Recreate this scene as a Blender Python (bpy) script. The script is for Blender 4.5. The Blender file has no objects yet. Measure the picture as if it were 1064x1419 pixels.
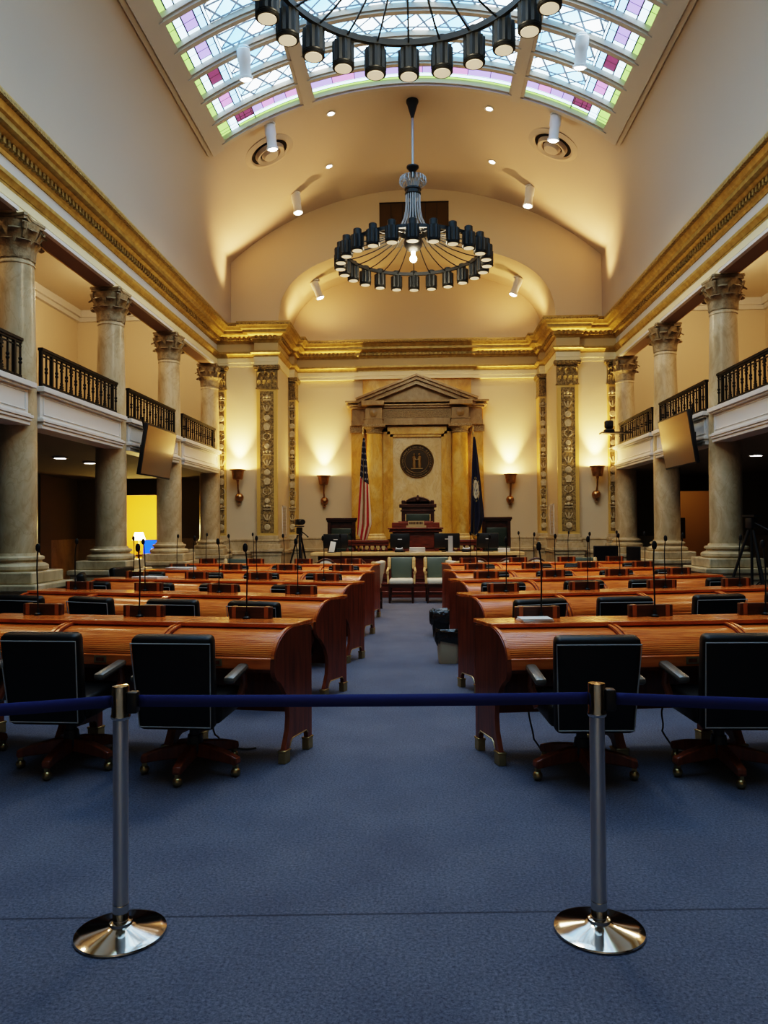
import bpy, bmesh, math, random
from mathutils import Vector, Matrix
random.seed(7)
PI=math.pi; S=math.sin; Cs=math.cos; R=math.radians
sc=bpy.context.scene; COL=sc.collection
# ------------------------------------------------------------------ materials
def nodes(name):
    m=bpy.data.materials.new(name); m.use_nodes=True
    nt=m.node_tree; return m,nt,nt.nodes['Principled BSDF']
def N(nt,t,**k):
    n=nt.nodes.new(t)
    for a,b in k.items():
        if a in n.inputs: n.inputs[a].default_value=b
        else: setattr(n,a,b)
    return n
def ramp(nt,stops):
    r=nt.nodes.new('ShaderNodeValToRGB'); e=r.color_ramp.elements
    while len(e)<len(stops): e.new(.5)
    for el,(p,c) in zip(e,stops): el.position=p; el.color=(*c,1)
    return r
def L(nt,a,b): nt.links.new(a,b)
def M(name,col,rough=.5,metal=0,var=None,bump=None,emis=None,coat=0,spec=None,stretch=None):
    """plain surface; var=(colour2,scale,detail) mottles it, bump=(scale,strength)"""
    m,nt,p=nodes(name)
    p.inputs['Base Color'].default_value=(*col,1); p.inputs['Roughness'].default_value=rough
    p.inputs['Metallic'].default_value=metal; p.inputs['Coat Weight'].default_value=coat
    if coat: p.inputs['Coat Roughness'].default_value=.12
    if spec is not None: p.inputs['Specular IOR Level'].default_value=spec
    if emis: p.inputs['Emission Color'].default_value=(*emis[0],1); p.inputs['Emission Strength'].default_value=emis[1]
    if var or bump:
        tc=N(nt,'ShaderNodeTexCoord'); mp=N(nt,'ShaderNodeMapping'); L(nt,tc.outputs['Object'],mp.inputs[0])
        if stretch: mp.inputs['Scale'].default_value=stretch
    if var:
        n=N(nt,'ShaderNodeTexNoise',Scale=var[1],Detail=var[2]); L(nt,mp.outputs[0],n.inputs['Vector'])
        r=ramp(nt,[(.3,col),(.7,var[0])]); L(nt,n.outputs['Fac'],r.inputs[0]); L(nt,r.outputs[0],p.inputs['Base Color'])
    if bump:
        n=N(nt,'ShaderNodeTexNoise',Scale=bump[0],Detail=4.); L(nt,mp.outputs[0],n.inputs['Vector'])
        b=N(nt,'ShaderNodeBump',Strength=bump[1],Distance=.02); L(nt,n.outputs['Fac'],b.inputs['Height']); L(nt,b.outputs[0],p.inputs['Normal'])
    return m
def wood(name,dark,mid,light,stretch,rough=.28,coat=.35):
    m,nt,p=nodes(name); tc=N(nt,'ShaderNodeTexCoord'); mp=N(nt,'ShaderNodeMapping'); mp.inputs['Scale'].default_value=stretch
    L(nt,tc.outputs['Object'],mp.inputs[0])
    n=N(nt,'ShaderNodeTexNoise',Scale=3.,Detail=7.,Distortion=.35); L(nt,mp.outputs[0],n.inputs['Vector'])
    r=ramp(nt,[(.28,dark),(.5,mid),(.74,light)]); L(nt,n.outputs['Fac'],r.inputs[0]); L(nt,r.outputs[0],p.inputs['Base Color'])
    p.inputs['Roughness'].default_value=rough; p.inputs['Coat Weight'].default_value=coat; p.inputs['Coat Roughness'].default_value=.15
    return m
def marble(name,a,b,c,vein,scale=1.6,rough=.3):
    m,nt,p=nodes(name); tc=N(nt,'ShaderNodeTexCoord'); mp=N(nt,'ShaderNodeMapping'); mp.inputs['Scale'].default_value=(1,1,.55); L(nt,tc.outputs['Object'],mp.inputs[0])
    n=N(nt,'ShaderNodeTexNoise',Scale=scale,Detail=8.,Roughness=.62,Distortion=1.3); L(nt,mp.outputs[0],n.inputs['Vector'])
    r=ramp(nt,[(.3,a),(.5,b),(.68,c)]); L(nt,n.outputs['Fac'],r.inputs[0])
    n2=N(nt,'ShaderNodeTexNoise',Scale=scale*1.7,Detail=6.,Distortion=2.2); L(nt,mp.outputs[0],n2.inputs['Vector'])
    s=N(nt,'ShaderNodeMath',operation='SUBTRACT'); L(nt,n2.outputs['Fac'],s.inputs[0]); s.inputs[1].default_value=.5
    ab=N(nt,'ShaderNodeMath',operation='ABSOLUTE'); L(nt,s.outputs[0],ab.inputs[0])
    r2=ramp(nt,[(.0,(1,1,1)),(.03,(0,0,0))]); L(nt,ab.outputs[0],r2.inputs[0])
    mul=N(nt,'ShaderNodeMath',operation='MULTIPLY'); L(nt,r2.outputs[0],mul.inputs[0]); mul.inputs[1].default_value=.28
    mx=N(nt,'ShaderNodeMix',data_type='RGBA'); L(nt,mul.outputs[0],mx.inputs[0]); L(nt,r.outputs[0],mx.inputs[6]); mx.inputs[7].default_value=(*vein,1)
    L(nt,mx.outputs[2],p.inputs['Base Color']); p.inputs['Roughness'].default_value=rough
    return m
def carpet():
    m,nt,p=nodes('blue_carpet'); tc=N(nt,'ShaderNodeTexCoord')
    n=N(nt,'ShaderNodeTexNoise',Scale=75.,Detail=6.,Roughness=.9); L(nt,tc.outputs['Object'],n.inputs['Vector'])
    r=ramp(nt,[(.36,(.038,.042,.062)),(.64,(.225,.237,.300))]); L(nt,n.outputs['Fac'],r.inputs[0])
    n2=N(nt,'ShaderNodeTexNoise',Scale=2.2,Detail=5.); L(nt,tc.outputs['Object'],n2.inputs['Vector'])
    r2=ramp(nt,[(.3,(.85,.85,.87)),(.7,(1.08,1.08,1.06))]); L(nt,n2.outputs['Fac'],r2.inputs[0])
    mx=N(nt,'ShaderNodeMix',data_type='RGBA',blend_type='MULTIPLY'); mx.inputs[0].default_value=1
    L(nt,r.outputs[0],mx.inputs[6]); L(nt,r2.outputs[0],mx.inputs[7])
    # a seam between two carpet widths
    sp=N(nt,'ShaderNodeSeparateXYZ'); L(nt,tc.outputs['Object'],sp.inputs[0])
    a=N(nt,'ShaderNodeMath',operation='MULTIPLY_ADD'); L(nt,sp.outputs[0],a.inputs[0]); a.inputs[1].default_value=-.062; L(nt,sp.outputs[1],a.inputs[2])
    b=N(nt,'ShaderNodeMath',operation='SUBTRACT'); L(nt,a.outputs[0],b.inputs[0]); b.inputs[1].default_value=3.232
    c=N(nt,'ShaderNodeMath',operation='ABSOLUTE'); L(nt,b.outputs[0],c.inputs[0])
    d=ramp(nt,[(.004,(.45,.45,.45)),(.009,(1,1,1))]); L(nt,c.outputs[0],d.inputs[0])
    my=N(nt,'ShaderNodeMix',data_type='RGBA',blend_type='MULTIPLY'); my.inputs[0].default_value=1
    L(nt,mx.outputs[2],my.inputs[6]); L(nt,d.outputs[0],my.inputs[7]); L(nt,my.outputs[2],p.inputs['Base Color'])
    p.inputs['Roughness'].default_value=.95; p.inputs['Specular IOR Level'].default_value=.15
    p.inputs['Sheen Weight'].default_value=.25; p.inputs['Sheen Tint'].default_value=(.6,.65,.8,1)
    bp=N(nt,'ShaderNodeBump',Strength=.6,Distance=.006); L(nt,n.outputs['Fac'],bp.inputs['Height']); L(nt,bp.outputs[0],p.inputs['Normal'])
    return m
SKY=3.0
def glass_field():
    """leaded pale glass: skewed lattice of lead lines, every cell its own tint, lit from the attic above"""
    m,nt,p=nodes('leaded_glass'); tc=N(nt,'ShaderNodeTexCoord'); sp=N(nt,'ShaderNodeSeparateXYZ'); L(nt,tc.outputs['UV'],sp.inputs[0])
    def ma(op,a,b=None,c=None):
        n=N(nt,'ShaderNodeMath',operation=op)
        for i,x in enumerate((a,b,c)):
            if x is None: continue
            if isinstance(x,(int,float)): n.inputs[i].default_value=x
            else: L(nt,x,n.inputs[i])
        return n.outputs[0]
    u,v=sp.outputs[0],sp.outputs[1]
    p1=ma('ADD',ma('MULTIPLY',u,2.6),ma('MULTIPLY',v,2.75)); q1=ma('SUBTRACT',ma('MULTIPLY',u,2.6),ma('MULTIPLY',v,1.37)); r1=ma('ADD',ma('MULTIPLY',v,2.75),.25)
    mask=None
    for x,w in ((p1,.06),(q1,.06),(r1,.06)):
        f=ma('FRACT',x); d=ma('MINIMUM',f,ma('SUBTRACT',1.,f)); k=ma('LESS_THAN',d,w); mask=k if mask is None else ma('MAXIMUM',mask,k)
    cb=N(nt,'ShaderNodeCombineXYZ')
    for i,x in enumerate((p1,q1,r1)): L(nt,ma('FLOOR',x),cb.inputs[i])
    wn=N(nt,'ShaderNodeTexWhiteNoise',noise_dimensions='3D'); L(nt,cb.outputs[0],wn.inputs['Vector'])
    ad=ma('ADD',ma('MULTIPLY',wn.outputs['Value'],.65),0)
    tn=N(nt,'ShaderNodeTexNoise',Scale=1.1,Detail=1.); L(nt,tc.outputs['UV'],tn.inputs['Vector'])
    ad=ma('ADD',ad,ma('MULTIPLY',tn.outputs['Fac'],.5))
    r=ramp(nt,[(.22,(.86,.95,1)),(.46,(.58,.83,1)),(.6,(.27,.60,.90)),(.85,(.12,.38,.76))]); L(nt,ad,r.inputs[0])
    mx=N(nt,'ShaderNodeMix',data_type='RGBA'); L(nt,mask,mx.inputs[0]); L(nt,r.outputs[0],mx.inputs[6]); mx.inputs[7].default_value=(.012,.02,.035,1)
    p.inputs['Base Color'].default_value=(.3,.4,.5,1); p.inputs['Roughness'].default_value=.2
    L(nt,mx.outputs[2],p.inputs['Emission Color']); p.inputs['Emission Strength'].default_value=SKY
    return m
def glassc(name,c,s=1.):
    return M(name,tuple(x*.4 for x in c),.25,emis=(c,SKY*s),var=None)
MT={}
MT['carpet']=carpet()
MT['plaster']=M('cream_plaster',(.64,.53,.36),.75,bump=(60,.04))
MT['vault']=M('vault_plaster',(.47,.39,.305),.8,bump=(40,.03))
MT['gallery']=M('gallery_plaster',(.74,.63,.46),.8)
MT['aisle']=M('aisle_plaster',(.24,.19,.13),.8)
MT['white']=M('white_paint',(.74,.71,.66),.5)
MT['ribshaded']=M('rib_paint_shaded',(.46,.40,.33),.6)  # rib colour darkened to hold the shade on their undersides
MT['frieze']=M('frieze_paint',(.66,.64,.60),.6)
MT['endfrieze']=M('ochre_frieze',(.62,.46,.22),.6)
MT['gold']=M('gilt_plaster',(.54,.37,.11),.42,.3,var=((.36,.23,.06),9,3),bump=(30,.12))
MT['gilt']=M('gilt_ornament',(.50,.35,.11),.45,.3,var=((.16,.10,.03),26,5),bump=(42,.9))
MT['antique']=M('bronzed_relief',(.42,.30,.12),.5,.2,var=((.07,.048,.02),22,6),bump=(34,1.))
MT['goldedge']=M('gold_edge_paint',(.66,.46,.14),.45,.2)
MT['goldband']=M('gold_paint',(.80,.60,.24),.5,.1)
MT['creamband']=M('cream_gold_paint',(.86,.74,.46),.5)
MT['soffit']=M('soffit_shade',(.34,.23,.16),.7)  # brown stands for the shadow under the beam
MT['capital']=M('bronzed_capital',(.40,.31,.18),.5,.15,var=((.22,.16,.09),14,4),bump=(30,.5))
MT['col']=marble('buff_marble',(.34,.24,.12),(.52,.41,.25),(.66,.56,.38),(.30,.18,.07))
MT['stone']=marble('base_marble',(.38,.28,.15),(.56,.45,.28),(.68,.58,.40),(.3,.2,.1),1.2)
MT['sienna']=marble('sienna_marble',(.50,.25,.03),(.70,.42,.08),(.80,.60,.24),(.36,.16,.03),1.5,.28)
MT['siennapale']=marble('pale_sienna_marble',(.62,.42,.17),(.72,.55,.28),(.80,.68,.44),(.36,.2,.07),2.0,.3)
MT['aedi']=marble('aedicule_marble',(.26,.16,.06),(.38,.25,.10),(.48,.34,.17),(.2,.12,.05),2.0,.35)
MT['carved']=M('carved_marble',(.50,.37,.19),.5,var=((.20,.13,.06),30,4),bump=(38,1.))
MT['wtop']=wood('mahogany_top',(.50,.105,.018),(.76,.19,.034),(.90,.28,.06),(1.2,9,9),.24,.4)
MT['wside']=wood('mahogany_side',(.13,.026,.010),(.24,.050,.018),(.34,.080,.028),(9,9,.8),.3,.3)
MT['wtam']=wood('mahogany_tambour',(.52,.115,.018),(.80,.215,.038),(.92,.32,.066),(1.0,7,7),.25,.4)
MT['wdark']=wood('dark_walnut',(.020,.007,.004),(.045,.014,.008),(.075,.024,.012),(2,8,8),.35,.2)
MT['wblock']=wood('block_walnut',(.05,.018,.008),(.10,.034,.014),(.15,.05,.02),(1.5,9,9),.35,.2)
MT['wband']=M('light_wood_band',(.42,.15,.04),.35)
MT['woak']=wood('honey_wood',(.58,.36,.14),(.74,.50,.22),(.84,.62,.32),(1,9,9),.3,.3)
MT['wred']=wood('red_mahogany',(.085,.018,.010),(.155,.034,.017),(.22,.052,.026),(1.5,9,9),.3,.3)
MT['leather']=M('black_leather',(.006,.006,.006),.42,bump=(120,.08),spec=.35)
MT['armhighlit']=M('arm_leather_highlit',(.13,.12,.10),.28,spec=.9)  # base lightened to put the arm tops' highlight into the colour
MT['pipe']=M('grey_piping',(.48,.47,.44),.3)
MT['green']=M('green_leather',(.10,.125,.10),.3,bump=(90,.06))
MT['dgreen']=M('dark_green_leather',(.03,.045,.035),.35)
MT['creamfab']=M('cream_upholstery',(.72,.66,.52),.7)
MT['brass']=M('aged_brass',(.56,.42,.20),.32,1)
MT['brassl']=M('brass_line',(.62,.48,.26),.4,.8)
MT['copper']=M('copper_bronze',(.52,.32,.15),.3,.9,var=((.30,.16,.07),12,3))
MT['chrome']=M('polished_steel',(.60,.585,.55),.10,1)
MT['tubesteel']=M('pole_steel',(.62,.62,.63),.05,1)
def brushed(m,rough,rot):
    nt=m.node_tree; p=nt.nodes['Principled BSDF']; p.inputs['Roughness'].default_value=rough; p.inputs['Anisotropic'].default_value=.92; p.inputs['Anisotropic Rotation'].default_value=rot
    tg=N(nt,'ShaderNodeTangent',direction_type='RADIAL',axis='Z'); L(nt,tg.outputs[0],p.inputs['Tangent'])
brushed(MT['tubesteel'],.32,.25)
MT['iron']=M('black_iron',(.008,.007,.006),.5,.1,spec=.3)
MT['chand']=M('chandelier_bronze',(.022,.024,.025),.42,.5)
MT['chandl']=M('chandelier_bar',(.34,.35,.35),.4,.5)
MT['black']=M('black_plastic',(.012,.012,.013),.4)
MT['screen']=M('screen_glass',(.30,.255,.20),.14,.75)
MT['screenoff']=M('dark_screen',(.012,.012,.013),.15)
MT['belt']=M('navy_webbing',(.030,.040,.20),.6,bump=(400,.2),stretch=(1,1,8))
MT['bag']=M('black_bin_bag',(.012,.012,.012),.16,bump=(14,1.),spec=.9)
MT['bin']=M('beige_plastic',(.66,.55,.36),.45)
MT['fix']=M('white_metal',(.72,.74,.76),.35)
MT['lens']=M('lit_lens',(1,1,1),.3,emis=((1,.93,.82),16))
MT['clens']=M('lamp_lens',(1,.95,.85),.3,emis=((1,.80,.5),.30))
MT['bulb']=M('lit_bulb',(1,1,1),.3,emis=((1,.88,.62),22))
MT['dl']=M('downlight_lens',(1,1,1),.3,emis=((1,.92,.8),6))
MT['shade']=M('lit_lampshade',(1,.9,.6),.6,emis=((1,.82,.36),9))
MT['blue']=M('blue_screen',(.01,.03,.3),.3,emis=((.012,.07,.85),1.5),var=None)
MT['bowlglow']=M('lit_bowl',(1,.9,.7),.6,emis=((1,.8,.45),3))
MT['paper']=M('white_paper',(.80,.77,.70),.7)
MT['roomy']=M('yellow_room_paint',(.86,.62,.16),.8)
MT['roomb']=M('tan_room_paint',(.42,.28,.12),.8)
MT['dkwall']=M('dark_panel',(.05,.033,.02),.6)
MT['seal']=M('dark_bronze',(.05,.036,.022),.42,.6,bump=(40,.15))
MT['seall']=M('bronze_highlight',(.32,.23,.11),.36,.7)
MT['winpane']=M('amber_dark_glass',(.075,.045,.015),.25)
MT['cable']=M('grey_cable',(.05,.05,.05),.5)
MT['field']=glass_field()
MT['g_green']=glassc('green_glass',(.22,.44,.10),.55)
MT['g_pale']=glassc('pale_blue_glass',(.50,.76,.98),.8)
MT['g_blue']=glassc('sky_blue_glass',(.26,.54,.90),.7)
MT['g_purp']=glassc('lilac_glass',(.26,.20,.60),.5)
MT['g_pink']=glassc('mauve_glass',(.40,.17,.45),.5)
MT['g_wine']=glassc('plum_glass',(.12,.03,.07),.4)
MT['lead']=M('lead_came',(.02,.025,.035),.5)
def flagmat(us):
    m,nt,p=nodes('stars_and_stripes_cloth' if us else 'navy_flag_cloth'); tc=N(nt,'ShaderNodeTexCoord'); sp=N(nt,'ShaderNodeSeparateXYZ'); L(nt,tc.outputs['UV'],sp.inputs[0])
    def ma(op,a,b=None):
        n=N(nt,'ShaderNodeMath',operation=op)
        for i,x in enumerate((a,b)):
            if x is None: continue
            if isinstance(x,(int,float)): n.inputs[i].default_value=x
            else: L(nt,x,n.inputs[i])
        return n.outputs[0]
    u,v=sp.outputs[0],sp.outputs[1]
    def mix(f,a,b):
        x=N(nt,'ShaderNodeMix',data_type='RGBA'); L(nt,f,x.inputs[0])
        for i,c in ((6,a),(7,b)):
            if isinstance(c,tuple): x.inputs[i].default_value=(*c,1)
            else: L(nt,c,x.inputs[i])
        return x.outputs[2]
    if us:
        st=ma('GREATER_THAN',ma('FRACT',ma('ADD',ma('MULTIPLY',u,2.9),ma('MULTIPLY',v,.8))),.5)
        c=mix(st,(.70,.58,.44),(.38,.025,.03))
        fu=ma('SUBTRACT',ma('FRACT',ma('MULTIPLY',u,5.)),.5); fv=ma('SUBTRACT',ma('FRACT',ma('MULTIPLY',v,16.)),.5)
        d=ma('ADD',ma('MULTIPLY',fu,fu),ma('MULTIPLY',fv,fv)); star=ma('LESS_THAN',d,.03)
        can=mix(star,(.012,.015,.042),(.5,.48,.45))
        k=ma('LESS_THAN',ma('SUBTRACT',v,ma('MULTIPLY',u,.06)),.40); c=mix(k,c,can)
    else:
        du=ma('MULTIPLY',ma('SUBTRACT',u,.45),1.9); dv=ma('MULTIPLY',ma('SUBTRACT',v,.54),5.2)
        d=ma('ADD',ma('MULTIPLY',du,du),ma('MULTIPLY',dv,dv))
        c=mix(ma('LESS_THAN',d,.25),(.010,.014,.045),(.62,.56,.42))
        n=N(nt,'ShaderNodeTexNoise',Scale=14.,Detail=2.); L(nt,tc.outputs['UV'],n.inputs['Vector'])
        fig=ma('MULTIPLY',ma('GREATER_THAN',n.outputs['Fac'],.54),ma('LESS_THAN',d,.13)); c=mix(fig,c,(.05,.06,.12))
        rg=ma('MULTIPLY',ma('MULTIPLY',ma('GREATER_THAN',d,.30),ma('LESS_THAN',d,.44)),ma('GREATER_THAN',n.outputs['Fac'],.52)); c=mix(rg,c,(.45,.36,.16))
    L(nt,c,p.inputs['Base Color']); p.inputs['Roughness'].default_value=.75
    return m
MT['us']=flagmat(True); MT['navy']=flagmat(False)
# ------------------------------------------------------------------ mesh builder
class MB:
    def __init__(s): s.v=[]; s.f=[]; s.m=[]; s.uv={}
    def add(s,vs,fs,mi=0):
        o=len(s.v); s.v+= [tuple(p) for p in vs]
        for f in fs: s.f.append(tuple(i+o for i in f)); s.m.append(mi)
        return s
    def box(s,x0,x1,y0,y1,z0,z1,mi=0):
        v=[(x,y,z) for z in (z0,z1) for y in (y0,y1) for x in (x0,x1)]
        return s.add(v,[(0,2,3,1),(4,5,7,6),(0,1,5,4),(2,6,7,3),(0,4,6,2),(1,3,7,5)],mi)
    def bar(s,p0,p1,w,h,mi=0,up=(0,0,1)):
        p0=Vector(p0);p1=Vector(p1); d=(p1-p0).normalized(); a=d.cross(Vector(up))
        if a.length<1e-4: a=d.cross(Vector((1,0,0)))
        a.normalize(); b=a.cross(d).normalized(); v=[]
        for p in (p0,p1):
            for i,j in ((-1,-1),(1,-1),(1,1),(-1,1)): v.append(p+a*(i*w/2)+b*(j*h/2))
        return s.add(v,[(0,1,2,3),(7,6,5,4),(0,4,5,1),(1,5,6,2),(2,6,7,3),(3,7,4,0)],mi)
    def tube(s,pts,r,n=8,mi=0,cap=True,closed=False):
        pts=[Vector(p) for p in pts]; k=len(pts); rr=r if isinstance(r,(list,tuple)) else [r]*k
        vs=[]; prev=None
        for i,p in enumerate(pts):
            if closed: d=pts[(i+1)%k]-pts[i-1]
            else: d=pts[min(i+1,k-1)]-pts[max(i-1,0)]
            d.normalize()
            if prev is None:
                a=d.cross(Vector((0,0,1)))
                if a.length<1e-3: a=d.cross(Vector((1,0,0)))
            else: a=prev-d*prev.dot(d)
            a.normalize(); prev=a; b=d.cross(a)
            for j in range(n): t=2*PI*j/n; vs.append(p+(a*Cs(t)+b*S(t))*rr[i])
        fs=[]
        for i in range(k if closed else k-1):
            for j in range(n):
                i2=(i+1)%k; fs.append((i*n+j,i*n+(j+1)%n,i2*n+(j+1)%n,i2*n+j))
        if cap and not closed: fs+= [tuple(range(n))[::-1],tuple(range((k-1)*n,k*n))]
        return s.add(vs,fs,mi)
    def cyl(s,p0,p1,r0,r1=None,n=16,mi=0): return s.tube([p0,p1],[r0,r0 if r1 is None else r1],n,mi)
    def lathe(s,prof,n=24,c=(0,0,0),mi=0,a0=0,a1=2*PI):
        full=abs(a1-a0-2*PI)<1e-6; k=n if full else n+1; vs=[]
        for r,z in prof:
            for j in range(k): t=a0+(a1-a0)*j/n; vs.append((c[0]+r*Cs(t),c[1]+r*S(t),c[2]+z))
        fs=[]
        for i in range(len(prof)-1):
            for j in range(n): j2=(j+1)%k; fs.append((i*k+j,i*k+j2,(i+1)*k+j2,(i+1)*k+j))
        if full and tuple(prof[0])!=tuple(prof[-1]):
            if prof[0][0]>1e-4: fs.append(tuple(range(k))[::-1])
            if prof[-1][0]>1e-4: fs.append(tuple(range((len(prof)-1)*k,len(prof)*k)))
        return s.add(vs,fs,mi)
    def prism(s,poly,ax,a,b,mi=0):
        """poly: 2-D points in the two axes other than ax, in xyz order"""
        def mk(p,t): return (t,p[0],p[1]) if ax=='x' else ((p[0],t,p[1]) if ax=='y' else (p[0],p[1],t))
        k=len(poly); v=[mk(p,a) for p in poly]+[mk(p,b) for p in poly]
        fs=[tuple(range(k)),tuple(range(2*k-1,k-1,-1))]+[(i,i+k,(i+1)%k+k,(i+1)%k) for i in range(k)]
        return s.add(v,fs,mi)
    def grid(s,fn,nu,nv,mi=0,uv=False,wrap=False):
        o=len(s.v); s.v+=[tuple(fn(i/nu,j/nv)) for j in range(nv+1) for i in range(nu+1)]
        for j in range(nv):
            for i in range(nu):
                a=o+j*(nu+1)+i
                if uv: s.uv[len(s.f)]=[(i/nu,j/nv),((i+1)/nu,j/nv),((i+1)/nu,(j+1)/nv),(i/nu,(j+1)/nv)]
                s.f.append((a,a+1,a+nu+2,a+nu+1)); s.m.append(mi)
        return s
    def rbox(s,c,size,r,seg=3,rot=None,mi=0,taper=None):
        bm=bmesh.new(); bmesh.ops.create_cube(bm,size=1)
        for v in bm.verts: v.co=Vector((v.co.x*size[0],v.co.y*size[1],v.co.z*size[2]))
        bmesh.ops.bevel(bm,geom=bm.edges[:],offset=r,segments=seg,profile=.5,affect='EDGES')
        bm.verts.index_update(); vs=[]
        for v in bm.verts:
            p=v.co.copy()
            if taper: k=1+taper*(p.z/size[2]); p.x*=k
            if rot is not None: p=rot@p
            vs.append(p+Vector(c))
        fs=[tuple(v.index for v in f.verts) for f in bm.faces]; bm.free()
        return s.add(vs,fs,mi)
    def ball(s,c,r,n=14,mi=0,sz=1):
        return s.lathe([(max(r*S(PI*i/8),1e-5),-r*Cs(PI*i/8)*sz) for i in range(9)],n,c,mi)
    def xf(s,mx,start=0):
        for i in range(start,len(s.v)): s.v[i]=tuple(mx@Vector(s.v[i]))
        return s
    def build(s,name,mats,parent=None,smooth=35,bevel=None,loc=None,merge=False):
        me=bpy.data.meshes.new(name); me.from_pydata(s.v,[],s.f); 
        for m in (mats if isinstance(mats,(list,tuple)) else [mats]): me.materials.append(MT[m])
        me.polygons.foreach_set('material_index',s.m)
        if s.uv:
            ul=me.uv_layers.new(name='UVMap')
            for fi,u in s.uv.items():
                for li,c in zip(me.polygons[fi].loop_indices,u): ul.data[li].uv=c
        bm=bmesh.new(); bm.from_mesh(me)
        if merge: bmesh.ops.remove_doubles(bm,verts=bm.verts[:],dist=1e-4)
        bmesh.ops.recalc_face_normals(bm,faces=bm.faces[:]); bm.to_mesh(me); bm.free()
        me.update()
        if smooth: me.shade_smooth(); me.set_sharp_from_angle(angle=R(smooth))
        o=bpy.data.objects.new(name,me); COL.objects.link(o)
        if parent is not None: o.parent=parent
        if loc is not None: o.location=loc
        if bevel:
            b=o.modifiers.new('Bevel','BEVEL'); b.width=bevel; b.segments=2; b.limit_method='ANGLE'; b.angle_limit=R(40)
        return o
def tag(o,label=None,cat=None,group=None,kind=None):
    if label: o['label']=label
    if cat: o['category']=cat
    if group: o['group']=group
    if kind: o['kind']=kind
    return o
def thing(name,label,cat,loc=(0,0,0),rz=0,group=None):
    o=bpy.data.objects.new(name,None); COL.objects.link(o); o.empty_display_size=.1
    o.location=loc; o.rotation_euler=(0,0,rz); return tag(o,label,cat,group)
CH={}
def kids(o): return [c for c in COL.objects if c.parent==o]
def copy_tree(o,label=None,loc=None,rz=None,parent=None):
    ch=CH.get(o.name)
    if ch is None: ch=CH[o.name]=list(kids(o))
    c=o.copy(); COL.objects.link(c)
    if parent is not None: c.parent=parent
    for k in ch: copy_tree(k,parent=c)
    if label: c['label']=label
    if loc is not None: c.location=loc
    if rz is not None: c.rotation_euler=(0,0,rz)
    return c
def struct(name,mb,mats,label=None,smooth=35,**k):
    o=mb.build(name,mats,smooth=smooth,**k); o['kind']='structure'
    if label: o['label']=label
    return o
ORD=['first','second','third','fourth','fifth']
# ------------------------------------------------------------------ room numbers (metres; camera at x=0,y=0)
XC=-.13                    # hall centre line
XV=-.115; RV=7.41; ZV=10.53-RV
YE=20.3; YB=22.5; YN=-3.2  # end wall, back of the recess, wall behind the visitor
XLo,XRo=-3.77,3.60         # recess opening
XF=5.29                    # half width at the frieze
SY0,SY1=.27,15.41         # skylight
SA0=math.asin((-4.05-XV)/RV); SA1=math.asin((3.82-XV)/RV)
AV=math.asin(4.91/RV)
def vz(x): return ZV+math.sqrt(max(RV*RV-(x-XV)**2,0))
def vp(a,y,r=RV): return (XV+r*S(a),y,ZV+r*Cs(a))
HW=10.0; ZA=3.0; ZG=8.0
# ---- floor, outer walls
struct('floor',MB().add([(-HW-.3,YN-.1,0),(HW+.3,YN-.1,0),(HW+.3,26,0),(-HW-.3,26,0)],[(0,1,2,3)]),'carpet','blue cut-pile carpet with a seam across it',smooth=None)
for sgn,side in ((-1,'left'),(1,'right')):
    x=XC+sgn*HW
    mb=MB().box(min(x,x+sgn*.2),max(x,x+sgn*.2),YN,YE+2.2,0,ZA+.1,0); mb.box(min(x,x+sgn*.2),max(x,x+sgn*.2),YN,YE+2.2,ZA+.1,ZG,1)
    struct('wall_'+side,mb,['aisle','gallery'],smooth=None)
struct('wall_near',MB().box(-HW-.3,HW+.3,YN-.2,YN,0,11),'vault',smooth=None)
# ---- the vault, with the skylight opening left out
def niche(x):
    t=min(abs((x-(XLo+XRo)/2)/3.685),1.); return 6.95+2.03*(1-t**2.5)**.4
FT=[0,.1,.2,.3,.4,.5,.62,.72,.82,.91,1.]
def vside(sg,w):
    """one haunch of the vault, wall foot to arc: w=0 a soft curve, w=1 a sharp springing (at the end wall)"""
    c=Vector((4.91,8.67)); a1=AV-.95/RV; e=Vector((RV*S(a1),ZV+RV*Cs(a1))); p0=Vector((4.91,7.0)); out=[(XV+sg*4.91,6.85)]
    for t in FT:
        if t<.62: q=p0.lerp(c,t/.62)
        else: a=AV-(.95/RV)*(t-.62)/.38; q=Vector((RV*S(a),ZV+RV*Cs(a)))
        b=p0*(1-t)**2+c*(2*t*(1-t))+e*t*t; k=b.lerp(q,w); out.append((XV+sg*k.x,k.y))
    return out
mb=MB(); a1=AV-.95/RV; ang=[SA0-.03+(SA1-SA0+.06)*i/24 for i in range(25)]
ys=[YN,SY0-.1,SY1+.12,16.5,17.25,18,18.75,19.4,19.9,YE]
def prow(y):
    w=min(max((y-16.8)/3.2,0),1); w=w*w*(3-2*w)
    return [(x,y,z) for x,z in vside(-1,w)+[vp(a,y)[::2] for a in ang]+vside(1,w)[::-1]]
rows=[prow(y) for y in ys]; nl=len(FT)+1
for j in range(len(ys)-1):
    for i in range(len(rows[0])-1):
        if j==1 and nl<=i<nl+24: continue
        mb.add([rows[j][i],rows[j][i+1],rows[j+1][i+1],rows[j+1][i]],[(0,1,2,3)])
struct('ceiling',mb,'vault','barrel-vaulted plaster ceiling around the skylight',smooth=60,merge=True)
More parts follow.
